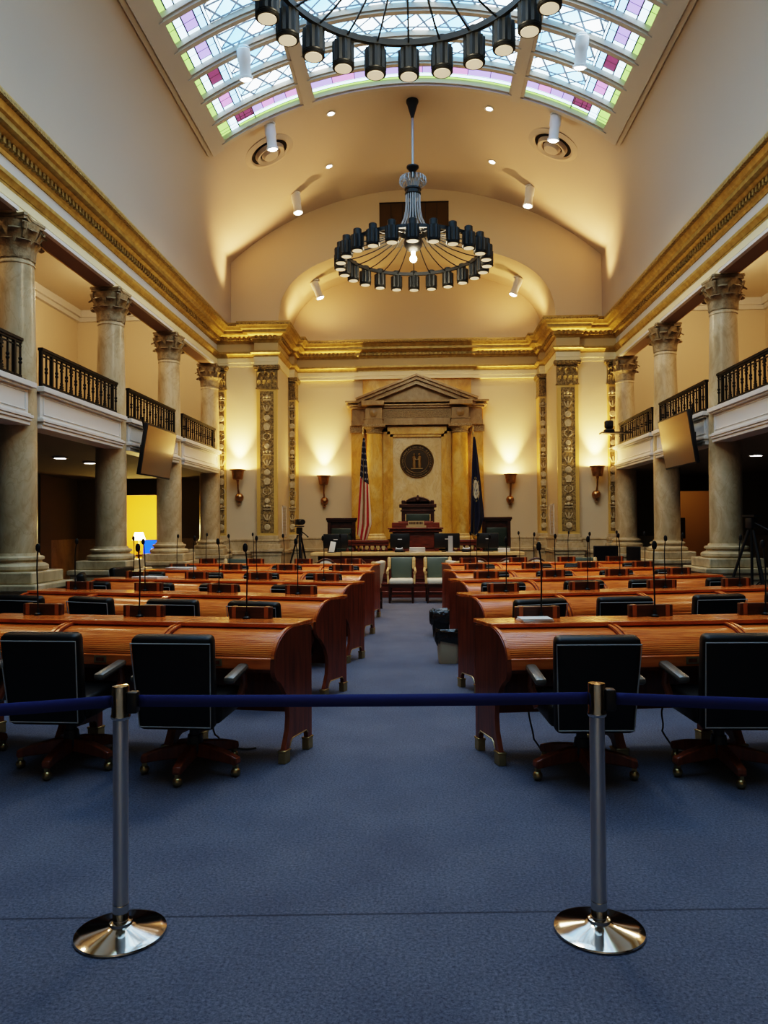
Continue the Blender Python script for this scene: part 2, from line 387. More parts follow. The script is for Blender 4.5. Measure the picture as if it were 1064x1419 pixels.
# ---- far wall with its arched recess
mb=MB(); xs=sorted(set([XV-4.91+9.82*i/80 for i in range(81)]+[XLo,XRo]))
for a,b in zip(xs[:-1],xs[1:]):
    za=6.93 if a<XLo-1e-6 or a>XRo+1e-6 else (niche(a)); zb=6.93 if b<XLo-1e-6 or b>XRo+1e-6 else niche(b)
    if abs(a-XRo)<1e-6: za=6.93
    if abs(b-XLo)<1e-6: zb=6.93
    mb.add([(a,YE,za),(b,YE,zb),(b,YE,vz(b)+.02),(a,YE,vz(a)+.02)],[(0,1,2,3)])
struct('wall_far_left',MB().box(XC-5.6,XLo,YE,YE+.25,0,6.95),'plaster',smooth=None); struct('wall_far_right',MB().box(XRo,XC+5.6,YE,YE+.25,0,6.95),'plaster',smooth=None)
struct('wall_far',mb,'plaster','end wall with an arched recess',smooth=None)
struct('wall_recess_left',MB().box(XLo-.05,XLo,YE+.25,YB,0,7.0),'plaster',smooth=None); struct('wall_recess_right',MB().box(XRo,XRo+.05,YE+.25,YB,0,7.0),'plaster',smooth=None)
mb=MB().box(XLo-.1,XRo+.1,YB,YB+.15,0,9.3)
struct('wall_recess',mb,'plaster','cream back wall of the recess',smooth=None)
def nch(u,v):
    t=-PI/2+PI*u; c=abs(S(t))**(2/2.5)*(1 if t>0 else -1); h=abs(Cs(t))**(2/2.5)
    return ((XLo+XRo)/2+3.685*c,YE+(YB-YE)*v,6.95+2.03*h)
struct('ceiling_recess',MB().grid(nch,48,2),'plaster',smooth=60)
# ---- side aisles: slab, gallery ceiling, end walls with doorways
doors={-1:(-8.72,-7.66),1:(7.2,8.36)}
for sgn,side in ((-1,'left'),(1,'right')):
    xi=XC+sgn*5.30; xo=XC+sgn*HW; a,b=min(xi,xo),max(xi,xo)
    struct('ceiling_aisle_'+side,MB().box(a,b,YN,YE+2.0,ZA,ZA+.30),'aisle',smooth=None)
    struct('floor_gallery_'+side,MB().box(a,b,YN,YE+2.0,ZA+.301,ZA+.36),'wdark',smooth=None)
    struct('ceiling_gallery_'+side,MB().box(a,b,YN,YE+2.2,ZG,ZG+.1),'gallery',smooth=None)
    mb=MB().box(a,b,YE+2.0,YE+2.2,ZA+.1,ZG,0)
    d0,d1=doors[sgn]
    mb.box(a,d0,YE+2.0,YE+2.2,0,ZA+.1,1); mb.box(d1,b,YE+2.0,YE+2.2,0,ZA+.1,1); mb.box(d0,d1,YE+2.0,YE+2.2,2.53,ZA+.1,1)
    struct('wall_aisle_end_'+side,mb,['gallery','aisle'],smooth=None)
    # back of the entablature towards the gallery
    xb=XC+sgn*5.62; struct('wall_gallery_inner_'+side,MB().box(min(xb,xb-sgn*.1),max(xb,xb-sgn*.1),YN,YE+2,6.45,ZG),'gallery',smooth=None)
    # crown moulding of the gallery
    xw=xo-sgn*.0
    mb=MB().box(min(xw,xw-sgn*.18),max(xw,xw-sgn*.18),YN,YE+2,ZG-.20,ZG); mb.box(a,b,YE+1.84,YE+2,ZG-.20,ZG); mb.box(min(xw,xw-sgn*.10),max(xw,xw-sgn*.10),YN,YE+1.9,ZG-.32,ZG-.20)
    mb.box(a,b,YE+1.9,YE+2,ZG-.32,ZG-.20)
    struct('trim_gallery_'+side,mb,'white',smooth=None)
    # dark door lintel panel and dado of the aisle
    mb=MB().box(d0-.12,d1+.12,YE+1.94,YE+2.0,2.53,2.98)
    mb.box(d0-.12,d0,YE+1.94,YE+2.0,0,2.53); mb.box(d1,d1+.12,YE+1.94,YE+2.0,0,2.53)
    o=struct('door_1' if sgn<0 else 'door_2',mb,'dkwall','open doorway at the end of the %s aisle with a dark lintel'%side,smooth=None)
    mb=MB().box(a,d0-.12,YE+1.95,YE+2.0,0,1.25); mb.box(d1+.12,b,YE+1.95,YE+2.0,0,1.25); mb.box(min(xo,xo-sgn*.05),max(xo,xo-sgn*.05),YN,YE+1.95,0,1.25)
    struct('trim_dado_'+side,mb,'stone',smooth=None)
    # aisle pilasters on the outer wall
    mb=MB()
    for yy in (7.0,10.3,13.55,16.75,20.1): mb.box(min(xo,xo-sgn*.14),max(xo,xo-sgn*.14),yy-.3,yy+.3,0,ZA)
    struct('trim_aisle_pilasters_'+side,mb,'aisle',smooth=None)
    # room behind the doorway
    mt='roomy' if sgn<0 else 'roomb'
    mb=MB().box(d0-1.0,d1+1.0,24.9,25.0,0,3.2); mb.box(d0-1.05,d0-1.0,YE+2.2,25,0,3.2); mb.box(d1+1,d1+1.05,YE+2.2,25,0,3.2); mb.box(d0-1,d1+1,YE+2.2,25,3.2,3.3)
    struct('wall_room_'+side,mb,mt,smooth=None)
# ------------------------------------------------------------------ entablature swept along the walls
def sweep(mb,path,prof,mi=0,closed_prof=True):
    """prof: (out,z); 'out' is measured to the left-hand side of the path"""
    k=len(path); P=[Vector(p) for p in path]; rows=[]
    for i,p in enumerate(P):
        ds=[]
        if i>0: ds.append((P[i]-P[i-1]).normalized())
        if i<k-1: ds.append((P[i+1]-P[i]).normalized())
        ns=[Vector((-d.y,d.x)) for d in ds]; n=ns[0] if len(ns)==1 else (ns[0]+ns[1])
        if len(ns)==2: n=n/ max(n.dot(ns[0]),.2)
        rows.append([(p.x+n.x*o,p.y+n.y*o,z) for o,z in prof])
    m=len(prof); vs=[q for r in rows for q in r]; fs=[]
    for i in range(k-1):
        for j in range(m if closed_prof else m-1):
            j2=(j+1)%m; fs.append((i*m+j,(i+1)*m+j,(i+1)*m+j2,i*m+j2))
    fs+= [tuple(range(m)),tuple(range((k-1)*m,k*m))[::-1]]
    mb.add(vs,fs,mi)
PX0,PX1=-4.32,-3.77; QX0,QX1=3.60,4.13
pl=[(XC-XF,YN),(XC-XF,YE)]; pe=[(XC-XF,YE),(PX0-.04,YE),(PX0-.04,YE-.14),(PX1+.02,YE-.14),(PX1+.02,YE+.05),(PX1+.02,YB-.60),(PX1+.17,YB-.60),(PX1+.17,YB-.1),(-1.75,YB-.1),(-1.75,YB-.16),(1.55,YB-.16),(1.55,YB-.1),(QX0-.17,YB-.1),(QX0-.17,YB-.60),(QX0-.02,YB-.60),(QX0-.02,YE+.05),(QX0-.02,YE-.14),(QX1+.04,YE-.14),(QX1+.04,YE),(XC+XF,YE)]
pr=[(XC+XF,YE),(XC+XF,YN)]
full=[pl[0]]+pe+[pr[1]]
full=full[::-1]            # run so that the left-hand side faces the hall
def prof_cornice(): return [(-.12,6.47),(.03,6.47),(.05,6.52),(.09,6.55),(.09,6.62),(.15,6.65),(.18,6.68),(.27,6.69),(.27,6.76),(.31,6.78),(.34,6.84),(.40,6.90),(.40,6.945),(-.12,6.95)]
mb=MB(); sweep(mb,full,prof_cornice()); 
struct('trim_cornice',mb,'gold','gilded cornice running round the hall',smooth=30)
# egg-and-dart band, crown leaf band: beads set along the cornice
mb=MB()
def beads(path,out,z,step,sz):
    for (x0,y0),(x1,y1) in zip(path[:-1],path[1:]):
        d=Vector((x1-x0,y1-y0)); l=d.length; d.normalize(); n=Vector((-d.y,d.x)); k=max(int(l/step),1)
        for i in range(k):
            p=Vector((x0,y0))+d*(l*(i+.5)/k)+n*out
            if p.y<6.5: continue
            mb.bar((p.x-d.x*sz[0]/2,p.y-d.y*sz[0]/2,z),(p.x+d.x*sz[0]/2,p.y+d.y*sz[0]/2,z),sz[1],sz[2])
beads(full,.11,6.585,.115,(.062,.06,.085))
struct('trim_dentils',mb,'gilt','small gilded dentils under the cornice',smooth=None)
mb=MB(); sweep(mb,full,[(.345,6.85),(.415,6.855),(.42,6.90),(.40,6.915)]); struct('trim_crown_leaf',mb,'gilt',smooth=30)
for nm_,pp,mm in (('trim_frieze_left',[pl[1],pl[0]],'frieze'),('trim_frieze_far',pe[::-1],'endfrieze'),('trim_frieze_right',[pr[1],pr[0]],'frieze')):
    mb=MB(); sweep(mb,pp,[(-.10,6.24),(.012,6.24),(.012,6.48),(-.10,6.48)]); struct(nm_,mb,mm,'plain painted frieze under the cornice',smooth=30)
mb=MB(); sweep(mb,full,[(-.10,6.09),(.03,6.09),(.03,6.12),(.045,6.125),(.07,6.17),(.10,6.19),(.10,6.245),(-.10,6.245)]); struct('trim_architrave',mb,'gold',smooth=30)
mb=MB(); sweep(mb,full,[(-.10,5.87),(.015,5.87),(.015,5.96),(.024,5.965),(.024,6.09),(-.10,6.09)]); struct('trim_architrave_band',mb,'creamband',smooth=30)
COLY={-1:(10.31,13.55,16.75,20.05),1:(10.31,13.55,16.72,20.0)}
CX={-1:XC-5.41,1:XC+5.41}
for sgn,side in ((-1,'left'),(1,'right')):   # beam over the columns with soffit panels in painted shade and white edge
    x0,x1=sorted((XC+sgn*5.30,XC+sgn*5.62))
    mb=MB().box(x0,x1-.02,YN,YE,5.875,6.45,0)
    ysn=[YN]+[y for y in COLY[sgn]]
    for a,b in zip(ysn[:-1],ysn[1:]):
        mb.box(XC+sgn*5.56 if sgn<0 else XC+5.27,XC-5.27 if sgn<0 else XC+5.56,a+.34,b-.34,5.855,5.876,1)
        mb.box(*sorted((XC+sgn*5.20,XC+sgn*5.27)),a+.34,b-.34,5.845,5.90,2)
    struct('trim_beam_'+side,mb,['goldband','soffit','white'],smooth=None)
# ------------------------------------------------------------------ marble columns
def leaf(mb,a,r0,z0,h,w,curl,c=(0,0)):
    def f(u,v):
        t=(u-.5)*w*(1-.55*v**2)*(1+.35*S(v*PI*.9)); out=r0+.012+.03*v+curl*max(0,v-.55)**1.5*3.2-.02*abs(u-.5)
        zz=z0+h*(v if v<.8 else .8+.2*S((v-.8)/.2*PI)*.6)
        an=a+t/ max(r0,.1); return (c[0]+out*Cs(an),c[1]+out*S(an),zz)
    mb.grid(f,4,7)
def capital(mb,r,z0,z1,w):
    h=z1-z0
    mb.lathe([(r,z0),(r*1.02,z0+.3*h),(r*1.1,z0+.6*h),(r*1.3,z0+.86*h)],20)
    for k in range(8): leaf(mb,k*PI/4,r*1.0,z0+.01,h*.46,.19,.10)
    for k in range(8): leaf(mb,k*PI/4+PI/8,r*1.02,z0+.02,h*.72,.16,.12)
    for k in range(4):            # corner volutes
        a=PI/4+k*PI/2
        pts=[(r*1.15,z0+.5*h),(r*1.5,z0+.72*h),(w*1.18,z0+.84*h),(w*1.30,z0+.78*h),(w*1.24,z0+.68*h),(w*1.14,z0+.72*h),(w*1.18,z0+.77*h)]
        mb.tube([(q*Cs(a),q*S(a),z) for q,z in pts],[.028,.026,.03,.034,.034,.028,.022],6)
    poly=[]
    for k in range(4):            # concave abacus
        a=PI/4+k*PI/2; c0=Vector((Cs(a),S(a)))*w*1.40; c1=Vector((Cs(a+PI/2),S(a+PI/2)))*w*1.40; t=(c1-c0).normalized(); m_=(c0+c1)/2
        poly+= [c0+t*.03,c0*.4+c1*.6*0+m_*.6-m_.normalized()*.03,m_-m_.normalized()*.05,c1*.4+m_*.6-m_.normalized()*.03,c1-t*.03]
    mb.prism([(p.x,p.y) for p in poly],'z',z0+.87*h,z0+.95*h); mb.prism([(p.x*1.05,p.y*1.05) for p in poly],'z',z0+.94*h,z1)
def make_column(loc,label):
    t=thing('marble_column',label,'column',loc,0,'colonnade columns')
    mb=MB().lathe([(.268-.045*(max(0,(i/14)-.25)/.75)**1.6,1.26+3.95*i/14) for i in range(15)]+[(.235,5.215),(.235,5.235),(.224,5.25),(.224,5.27)],32); mb.build('shaft','col',t)
    mb=MB(); capital(mb,.225,5.265,5.86,.27); mb.build('capital','capital',t,smooth=50)
    mb=MB().lathe([(.39,1.02),(.415,1.05),(.415,1.09),(.385,1.115),(.335,1.13),(.325,1.15),(.335,1.165),(.36,1.175),(.36,1.205),(.335,1.22),(.30,1.225),(.29,1.26)],32); mb.build('base','stone',t)
    mb=MB().box(-.45,.45,-.45,.45,.86,1.02); mb.box(-.56,.56,-.56,.56,.77,.86); mb.box(-.52,.52,-.52,.52,.66,.77); mb.box(-.48,.48,-.48,.48,.16,.66); mb.box(-.55,.55,-.55,.55,0,.16)
    mb.build('pedestal','stone',t,bevel=.018); return t
col0=None
for sgn,side in ((-1,'left'),(1,'right')):
    n=0
    for i,y in enumerate(COLY[sgn]):
        if sgn>0 and i==0: continue
        if sgn<0: lab='tall buff marble column of the left colonnade, %s'%('nearest and cut by the photo edge','second from the near end, before the balcony with the hanging screen','third from the near end, beside the yellow doorway','farthest, by the end wall sconce')[i]
        else: lab='tall buff marble column of the right colonnade, %s'%('','nearest, with the tripod before it','middle one, behind the hanging screen','farthest, by the small shelf camera')[i]
        if col0 is None: col0=make_column((CX[sgn],y,0),lab)
        else: copy_tree(col0,lab,(CX[sgn],y,0))
# ------------------------------------------------------------------ balcony parapets and iron railings
def parapet(sgn,y0,y1,nm):
    xf=XC+sgn*5.13; s=sgn; mb=MB()
    def b(o0,o1,z0,z1,ya=y0,yb=y1): mb.box(*sorted((xf+s*o0,xf+s*o1)),ya,yb,z0,z1)
    b(.03,.30,3.14,3.50)
    b(-.03,.30,3.47,3.50); b(-.06,.34,3.50,3.575,y0-.06,y1+.06)          # cap
    b(.0,.30,2.99,3.045); b(-.02,.30,3.045,3.085); b(-.035,.30,3.085,3.13,y0-.03,y1+.03); b(-.01,.30,3.13,3.15)
    for z0,z1 in ((3.19,3.205),(3.43,3.445)): b(.015,.04,z0,z1,y0+.08,y1-.08)
    for ya in (y0+.08,y1-.095): b(.015,.04,3.19,3.445,ya,ya+.015)
    return struct(nm,mb,'white','white panelled balcony front',bevel=.008)
def make_rail(sgn,y0,y1,label):
    x=XC+sgn*5.21; t=thing('balcony_railing',label,'railing',(x,(y0+y1)/2,3.576),0,'iron railings on the balcony fronts'); h=(y1-y0)/2
    MB().box(-.035,.035,-h,h,.535,.575).box(-.02,.02,-h,h,.505,.535).build('handrail','iron',t)
    MB().box(-.07,.07,-h,h,0,.03).box(-.015,.015,-h,h,.055,.08).build('bottom_rail','iron',t)
    MB().box(-.012,.012,-h,h,.455,.47).build('upper_bar','iron',t)
    n=int(2*h/.16); me={}
    for i in range(n+1):
        y=-h+.02+(2*h-.04)*i/n
        k='post' if i in (0,1,2,n,n-1,n-2) and i%2==0 else i%2
        if k in me: o=me[k].copy(); COL.objects.link(o); o.parent=t; o.location=(0,y,0); continue
        mb=MB()
        if k=='post': mb.box(-.022,.022,-.022,.022,.0,.53)
        elif k==0:
            mb.box(-.013,.013,-.013,.013,.03,.51)
            for z,w in ((.44,.035),(.41,.045),(.36,.035),(.13,.04),(.17,.03),(.10,.046)): mb.box(-.012,.012,-w,w,z-.012,z+.012)
        else:
            mb.box(-.01,.01,-.012,.012,.03,.51)
            for z in (.25,.30): mb.ball((0,0,z),.026,8)
        o=mb.build('baluster','iron',t,smooth=None); o.location=(0,y,0); me[k]=o
nm=1
BL={(-1,0):'nearest left balcony bay, cut by the photo edge',(-1,1):'left balcony bay between the first and second columns',(-1,2):'left balcony bay above the hanging screen',(-1,3):'farthest left balcony bay, by the end wall',
    (1,1):'nearest right balcony bay, cut by the photo edge',(1,2):'right balcony bay above the hanging screen',(1,3):'farthest right balcony bay, behind the small shelf camera'}
for sgn in (-1,1):
    ysn=[7.05]+list(COLY[sgn])
    for i,(a,b) in enumerate(zip(ysn[:-1],ysn[1:])):
        parapet(sgn,a+.16,b-.16,'trim_balcony_%d'%nm); nm+=1
        if (sgn,i) in BL: make_rail(sgn,a+.26,b-.26,'black iron balustrade, '+BL[(sgn,i)])
# ------------------------------------------------------------------ ornate pilasters
def rosettes(mb,w,z0,z1,y,mi):
    z=z0+.12; k=0
    while z<z1-.1:
        t=k%6
        if t in (0,3):
            r=.085 if t==0 else .07
            mb.v and None; st=len(mb.v); mb.lathe([(r,0),(r,.02),(r*.7,.035),(r*.5,.03),(1e-4,.04)],14,mi=mi)
            mb.xf(Matrix.Translation((0,y,z))@Matrix.Rotation(PI/2,4,'X'),st); z+=.26
        elif t==1:
            for q in (-1,1): mb.bar((q*.03,y-.012,z-.07),(q*.10,y-.012,z+.07),.03,.025,mi)
            mb.bar((0,y-.015,z-.08),(0,y-.015,z+.08),.035,.03,mi); z+=.22
        elif t==2:
            mb.bar((-.10,y-.012,z),(.10,y-.012,z),.03,.025,mi,up=(0,1,0)); mb.ball((0,y-.01,z+.08),.045,8,mi); mb.ball((-.08,y-.01,z+.07),.03,8,mi); mb.ball((.08,y-.01,z+.07),.03,8,mi); z+=.22
        elif t==4:
            for q in (-1,1): mb.tube([(q*.02,y-.01,z-.1),(q*.10,y-.012,z-.04),(q*.09,y-.012,z+.05),(q*.03,y-.012,z+.08)],.014,5,mi)
            z+=.25
        else:
            mb.prism([(-.06,z-.08),(.06,z-.08),(.09,z+.04),(.03,z+.1),(-.03,z+.1),(-.09,z+.04)],'y',y-.03,y,mi); z+=.24
        k+=1
def make_pilaster(label,loc,w,d,rz=0,group='ornate gilded pilasters'):
    t=thing('ornate_pilaster',label,'pilaster',loc,rz,group); h=w/2
    MB().box(-h,h,-d,0,1.35,5.25).build('shaft','goldedge',t)
    mb=MB().box(-h*.66,h*.66,-d-.006,-d+.004,1.42,5.18,0); mb.box(-h*.72,-h*.66,-d-.02,-d,1.40,5.2,1); mb.box(h*.66,h*.72,-d-.02,-d,1.40,5.2,1)
    rosettes(mb,w,1.45,5.15,-d-.004,2); mb.build('relief_panel',['antique','goldedge','capital2'],t)
    mb=MB().box(-h-.02,h+.02,-d-.02,0,5.24,5.28); mb.box(-h,h,-d-.01,0,5.28,5.74)
    for zz,n,cu in ((5.28,4,.06),(5.48,3,.09)):
        for i in range(n):
            xx=-h+w*(i+.5)/n
            def f(u,v,xx=xx,zz=zz,cu=cu): return (xx+(u-.5)*w/n*.95*(1-.4*v*v),-d-.012-.02*v-cu*max(0,v-.5)**1.5*2+.02*abs(u-.5),zz+.22*(v if v<.85 else .85))
            mb.grid(f,4,6)
    mb.box(-h-.05,h+.05,-d-.06,0,5.76,5.80); mb.box(-h-.07,h+.07,-d-.09,0,5.80,5.87); mb.build('capital','antique',t)
    mb=MB().box(-h-.03,h+.03,-d-.03,0,1.26,1.35); mb.box(-h-.06,h+.06,-d-.06,0,1.19,1.26); mb.box(-h-.045,h+.045,-d-.045,0,1.12,1.19); mb.box(-h-.09,h+.09,-d-.09,0,1.0,1.12); mb.build('base','stone',t,bevel=.01)
    mb=MB().box(-h-.16,h+.16,-d-.16,0,.92,1.0); mb.box(-h-.12,h+.12,-d-.12,0,.82,.92); mb.box(-h-.10,h+.10,-d-.10,0,0,.82); mb.build('pedestal','stone',t,bevel=.012)
    return t
MT['capital2']=M('pale_relief',(.62,.52,.33),.5,var=((.44,.34,.19),14,2))
p0=make_pilaster('broad pilaster with carved relief panel left of the recess, by the louvred grille',((PX0+PX1)/2,YE,0),PX1-PX0,.10)
copy_tree(p0,'broad pilaster with carved relief panel right of the recess, by the louvred grille',((QX0+QX1)/2,YE,0))
p1=make_pilaster('slim gilded pilaster in the left corner of the recess back wall',(PX1+.10,YB,0),.20,.52)
copy_tree(p1,'slim gilded pilaster in the right corner of the recess back wall',(QX0-.10,YB,0))
p2=make_pilaster('slim relief pilaster beside the farthest left marble column',(XC-5.15,YE,0),.24,.08)
copy_tree(p2,'slim relief pilaster beside the farthest right marble column',(XC+5.15,YE,0))
# ---- stone dado and base along the end wall and the recess
mb=MB(); dp=[(XC+XF+.2,YE),(QX1,YE),(QX0,YE),(QX0,YB),(XLo,YB),(XLo,YE),(PX0,YE),(XC-XF-.2,YE)]
sweep(mb,dp,[(0,0),(.10,0),(.10,.16),(.06,.18),(.06,.84),(.10,.86),(.10,.92),(.03,.94),(.03,1.20),(.05,1.21),(.05,1.25),(0,1.25)])
struct('baseboard_far',mb,'stone','marble dado of the end wall',smooth=20)
# louvred grilles on the recess sides
for x,s,lab in ((XLo,1,'left'),(XRo,-1,'right')):
    t=thing('wall_grille','white louvred air grille on the %s side wall of the recess'%lab,'grille',(x,21.15,1.30),0,'louvred grilles in the recess')
    MB().box(*sorted((0,s*.02)),-.30,-.27,0,.86).box(*sorted((0,s*.02)),.27,.30,0,.86).box(*sorted((0,s*.02)),-.3,.3,.83,.86).box(*sorted((0,s*.02)),-.3,.3,0,.03).build('frame','white',t)
    mb=MB()
    for i in range(19): mb.box(*sorted((s*.002,s*.016)),-.27,.27,.04+i*.042,.062+i*.042)
    mb.build('louvre','white',t)
# ------------------------------------------------------------------ marble aedicule with the seal
AX=-.075
t=thing('marble_aedicule','ochre marble surround with pediment and two columns framing the seal','aedicule',(AX,YB,0))
mb=MB().box(-1.92,1.92,-.10,0,.7,5.25,0); mb.box(-1.58,1.58,-.06,0,5.2,5.88,0); mb.build('back_slab','sienna',t)
MB().box(-.70,.70,-.16,-.09,1.2,4.16).build('centre_panel','siennapale',t)
mb=MB()
for q in (-1,1):
    for a,b,d in ((.70,.78,.22),(.78,.86,.26),(.86,.99,.20)): mb.box(*sorted((q*a,q*b)),-d,-.09,1.2,4.16+b-.70)
for a,b,d in ((.70,.78,.22),(.78,.86,.26),(.86,.99,.20)): mb.box(-b,b,-d,-.09,4.16+a-.70,4.16+b-.70)
mb.build('panel_frame','sienna',t)
for q in (-1,1):
    MB().lathe([(.255,1.36),(.255,2.4),(.225,4.24)],28,(q*1.235,-.30,0)).build('column','sienna',t)
    MB().lathe([(.33,1.2),(.34,1.24),(.31,1.28),(.28,1.30),(.29,1.33),(.26,1.36)],28,(q*1.235,-.30,0)).box(q*1.235-.36,q*1.235+.36,-.66,-.05,.9,1.2).build('column_base','siennapale',t)
    mb=MB().lathe([(.23,4.24),(.25,4.26),(.25,4.28),(.23,4.30),(.24,4.36),(.30,4.42)],28,(q*1.235,-.30,0)); mb.box(q*1.235-.33,q*1.235+.33,-.63,-.05,4.42,4.50); mb.build('column_capital','carved',t)
    MB().box(*sorted((q*1.56,q*1.90)),-.20,-.09,1.2,4.3).build('side_pilaster','sienna',t)
    MB().box(*sorted((q*1.53,q*1.95)),-.24,-.09,4.3,4.5).build('side_capital','carved',t)
    mb=MB().box(*sorted((q*.98,q*1.50)),-.62,-.09,4.5,4.64); mb.box(*sorted((q*1.0,q*1.48)),-.58,-.09,4.66,4.96); mb.box(*sorted((q*.96,q*1.52)),-.64,-.09,4.64,4.67)
    st=len(mb.v); mb.lathe([(.11,0),(.11,.02),(.06,.035),(1e-4,.05)],16); mb.xf(Matrix.Translation((q*1.24,-.58,4.81))@Matrix.Rotation(PI/2,4,'X'),st); mb.build('entablature_block','aedi',t)
mb=MB().box(-1.9,1.9,-.34,-.09,4.5,4.64); mb.box(-1.88,1.88,-.32,-.09,4.64,5.0); mb.build('entablature','aedi',t)
MB().box(-.94,.94,-.335,-.32,4.71,4.93).build('carved_frieze','carved',t)
mb=MB().box(-1.94,1.94,-.40,-.05,4.98,5.04); mb.box(-2.02,2.02,-.46,-.05,5.04,5.09); mb.box(-2.06,2.06,-.50,-.05,5.13,5.19)
for q in (-1,1): mb.box(*sorted((q*.93,q*1.58)),-.72,-.05,5.02,5.16)
mb.build('cornice','aedi',t,bevel=.012)
MB().prism([(-1.3,5.15),(1.3,5.15),(0,5.66)],'y',-.30,-.06).build('tympanum','aedi',t)
mb=MB()
for q in (-1,1):
    A=Vector((q*1.72,5.155)); B=Vector((0,5.82)); n=Vector((-(B-A).y,(B-A).x)).normalized()
    if n.y<0: n=-n
    for o0,o1,d in ((-.16,-.05,.52),(-.05,.03,.62),(.03,.09,.70)):
        mb.prism([tuple(A+n*o0),(0,B.y+o0*1.07),(0,B.y+o1*1.07),tuple(A+n*o1)],'y',-d,-.05)
mb.build('raking_cornice','aedi',t)
# bronze seal
t=thing('bronze_seal','large round dark bronze state seal on the marble panel','seal',(AX-.01,YB-.16,3.46))
FRX=Matrix.Rotation(PI/2,4,'X')
mb=MB().lathe([(.49,0),(.49,.03),(.475,.05),(.455,.05),(.44,.035),(1e-4,.035)],64); mb.xf(FRX); mb.build('disc','seal',t)
mb=MB()
for r in (.345,.47): mb.tube([(r*Cs(2*PI*k/64),-.045 if r<.4 else -.052,r*S(2*PI*k/64)) for k in range(64)],.008,6,closed=True)
mb.build('ring','seall',t)
mb=MB()   # two robed figures in low relief shaking hands on a step
for q,lean in ((-1,.0),(1,.0)):
    x=q*.075; mb.ball((x,-.045,.19),.035,10); mb.lathe([(.045,-.20),(.055,-.1),(.05,.02),(.062,.10),(.03,.15)],10,(x,-.035,0))
    mb.tube([(x-q*.0,-.06,.10),(x-q*.04,-.075,.04),(-q*.0,-.08,.03)],[.022,.018,.016],6)
mb.box(-.17,.17,-.06,-.03,-.235,-.205); mb.build('relief_figures','seall',t)
def text_ring(s,r,a0,a1,size,flip,parent):
    mb=MB()
    for i,ch in enumerate(s):
        if ch==' ': continue
        cu=bpy.data.curves.new('letter','FONT'); cu.body=ch; cu.size=size; cu.extrude=.006; cu.align_x='CENTER'; cu.align_y='CENTER'; cu.resolution_u=1
        o=bpy.data.objects.new('letter',cu); COL.objects.link(o); dg=bpy.context.evaluated_depsgraph_get(); me=bpy.data.meshes.new_from_object(o.evaluated_get(dg))
        a=a0+(a1-a0)*i/(len(s)-1); rot=a-PI/2 if not flip else a+PI/2
        mx=Matrix.Translation((r*Cs(a),-.042,r*S(a)))@Matrix.Rotation(-rot,4,'Y')@FRX
        mb.add([mx@v.co for v in me.vertices],[tuple(p.vertices) for p in me.polygons]); bpy.data.objects.remove(o); bpy.data.meshes.remove(me); bpy.data.curves.remove(cu)
    return mb.build('lettering','seall',parent,smooth=None)
text_ring('COMMONWEALTH OF KENTUCKY',.405,R(205),R(-25),.085,False,t)
text_ring('UNITED WE STAND DIVIDED WE FALL',.405,R(222),R(318),.05,True,t)
# dark mullioned opening in the lunette
t=bpy.data.objects.new('window_2',None); COL.objects.link(t); t.location=(-.11,YE,9.76); tag(t,'dark mullioned opening high in the end wall',kind='structure')
MB().box(-.91,.91,-.012,-.004,-.40,.40).build('pane','winpane',t)
mb=MB()
for i in range(7): x=-.91+1.82*i/6; mb.box(x-.006,x+.006,-.02,-.004,-.40,.40)
mb.box(-.92,.92,-.03,-.004,.40,.42).box(-.92,.92,-.03,-.004,-.42,-.40); mb.build('mullion','iron',t)
# ------------------------------------------------------------------ skylight
t=bpy.data.objects.new('window_1',None); COL.objects.link(t); t.location=(XV,(SY0+SY1)/2,0); tag(t,'long stained glass skylight in the vault',kind='structure')
off=Vector(t.location)
ROWP=.757; NR=20
edges=[SY1-ROWP*i for i in range(NR+1)]
cols=[(SA0,math.asin((-2.23-XV)/RV)),(math.asin((-2.23-XV)/RV),math.asin((1.99-XV)/RV)),(math.asin((1.99-XV)/RV),SA1)]
def arcbar(mb,a0,a1,y0,y1,r0,r1,n,mi=0):
    """a curved bar: angles a0..a1, depth y0..y1, radii r0<r1"""
    vs=[];fs=[]
    for i in range(n+1):
        a=a0+(a1-a0)*i/n
        for y,r in ((y0,r0),(y1,r0),(y1,r1),(y0,r1)): vs.append(Vector(vp(a,y,r))-off)
    for i in range(n):
        for j in range(4): j2=(j+1)%4; fs.append((i*4+j,i*4+j2,i*4+4+j2,i*4+4+j))
    fs+=[(0,1,2,3),tuple(range(4*n,4*n+4))[::-1]]; mb.add(vs,fs,mi)
mb=MB()
for i,y in enumerate(edges):
    w=.085 if 0<i<NR else .10
    arcbar(mb,SA0-.035,SA1+.035,y-w,y+w,RV-.03,RV+.12,28); arcbar(mb,SA0,SA1,y-w*.55,y+w*.55,RV-.07,RV-.02,28)
mb.build('rib','ribshaded',t,smooth=30)
mb=MB()
for a,w in ((SA0-.012,.030),(cols[1][0],.021),(cols[1][1],.021),(SA1+.012,.030)):
    arcbar(mb,a-w,a+w,edges[-1]-.1,edges[0]+.1,RV-.05,RV+.12,2); arcbar(mb,a-w*.6,a+w*.6,edges[-1]-.1,edges[0]+.1,RV-.09,RV-.04,2)
mb.build('rail','ribshaded',t,smooth=30)
GM=['field','g_green','g_pale','g_blue','g_purp','g_pink','g_wine','lead']; RG=RV+.06
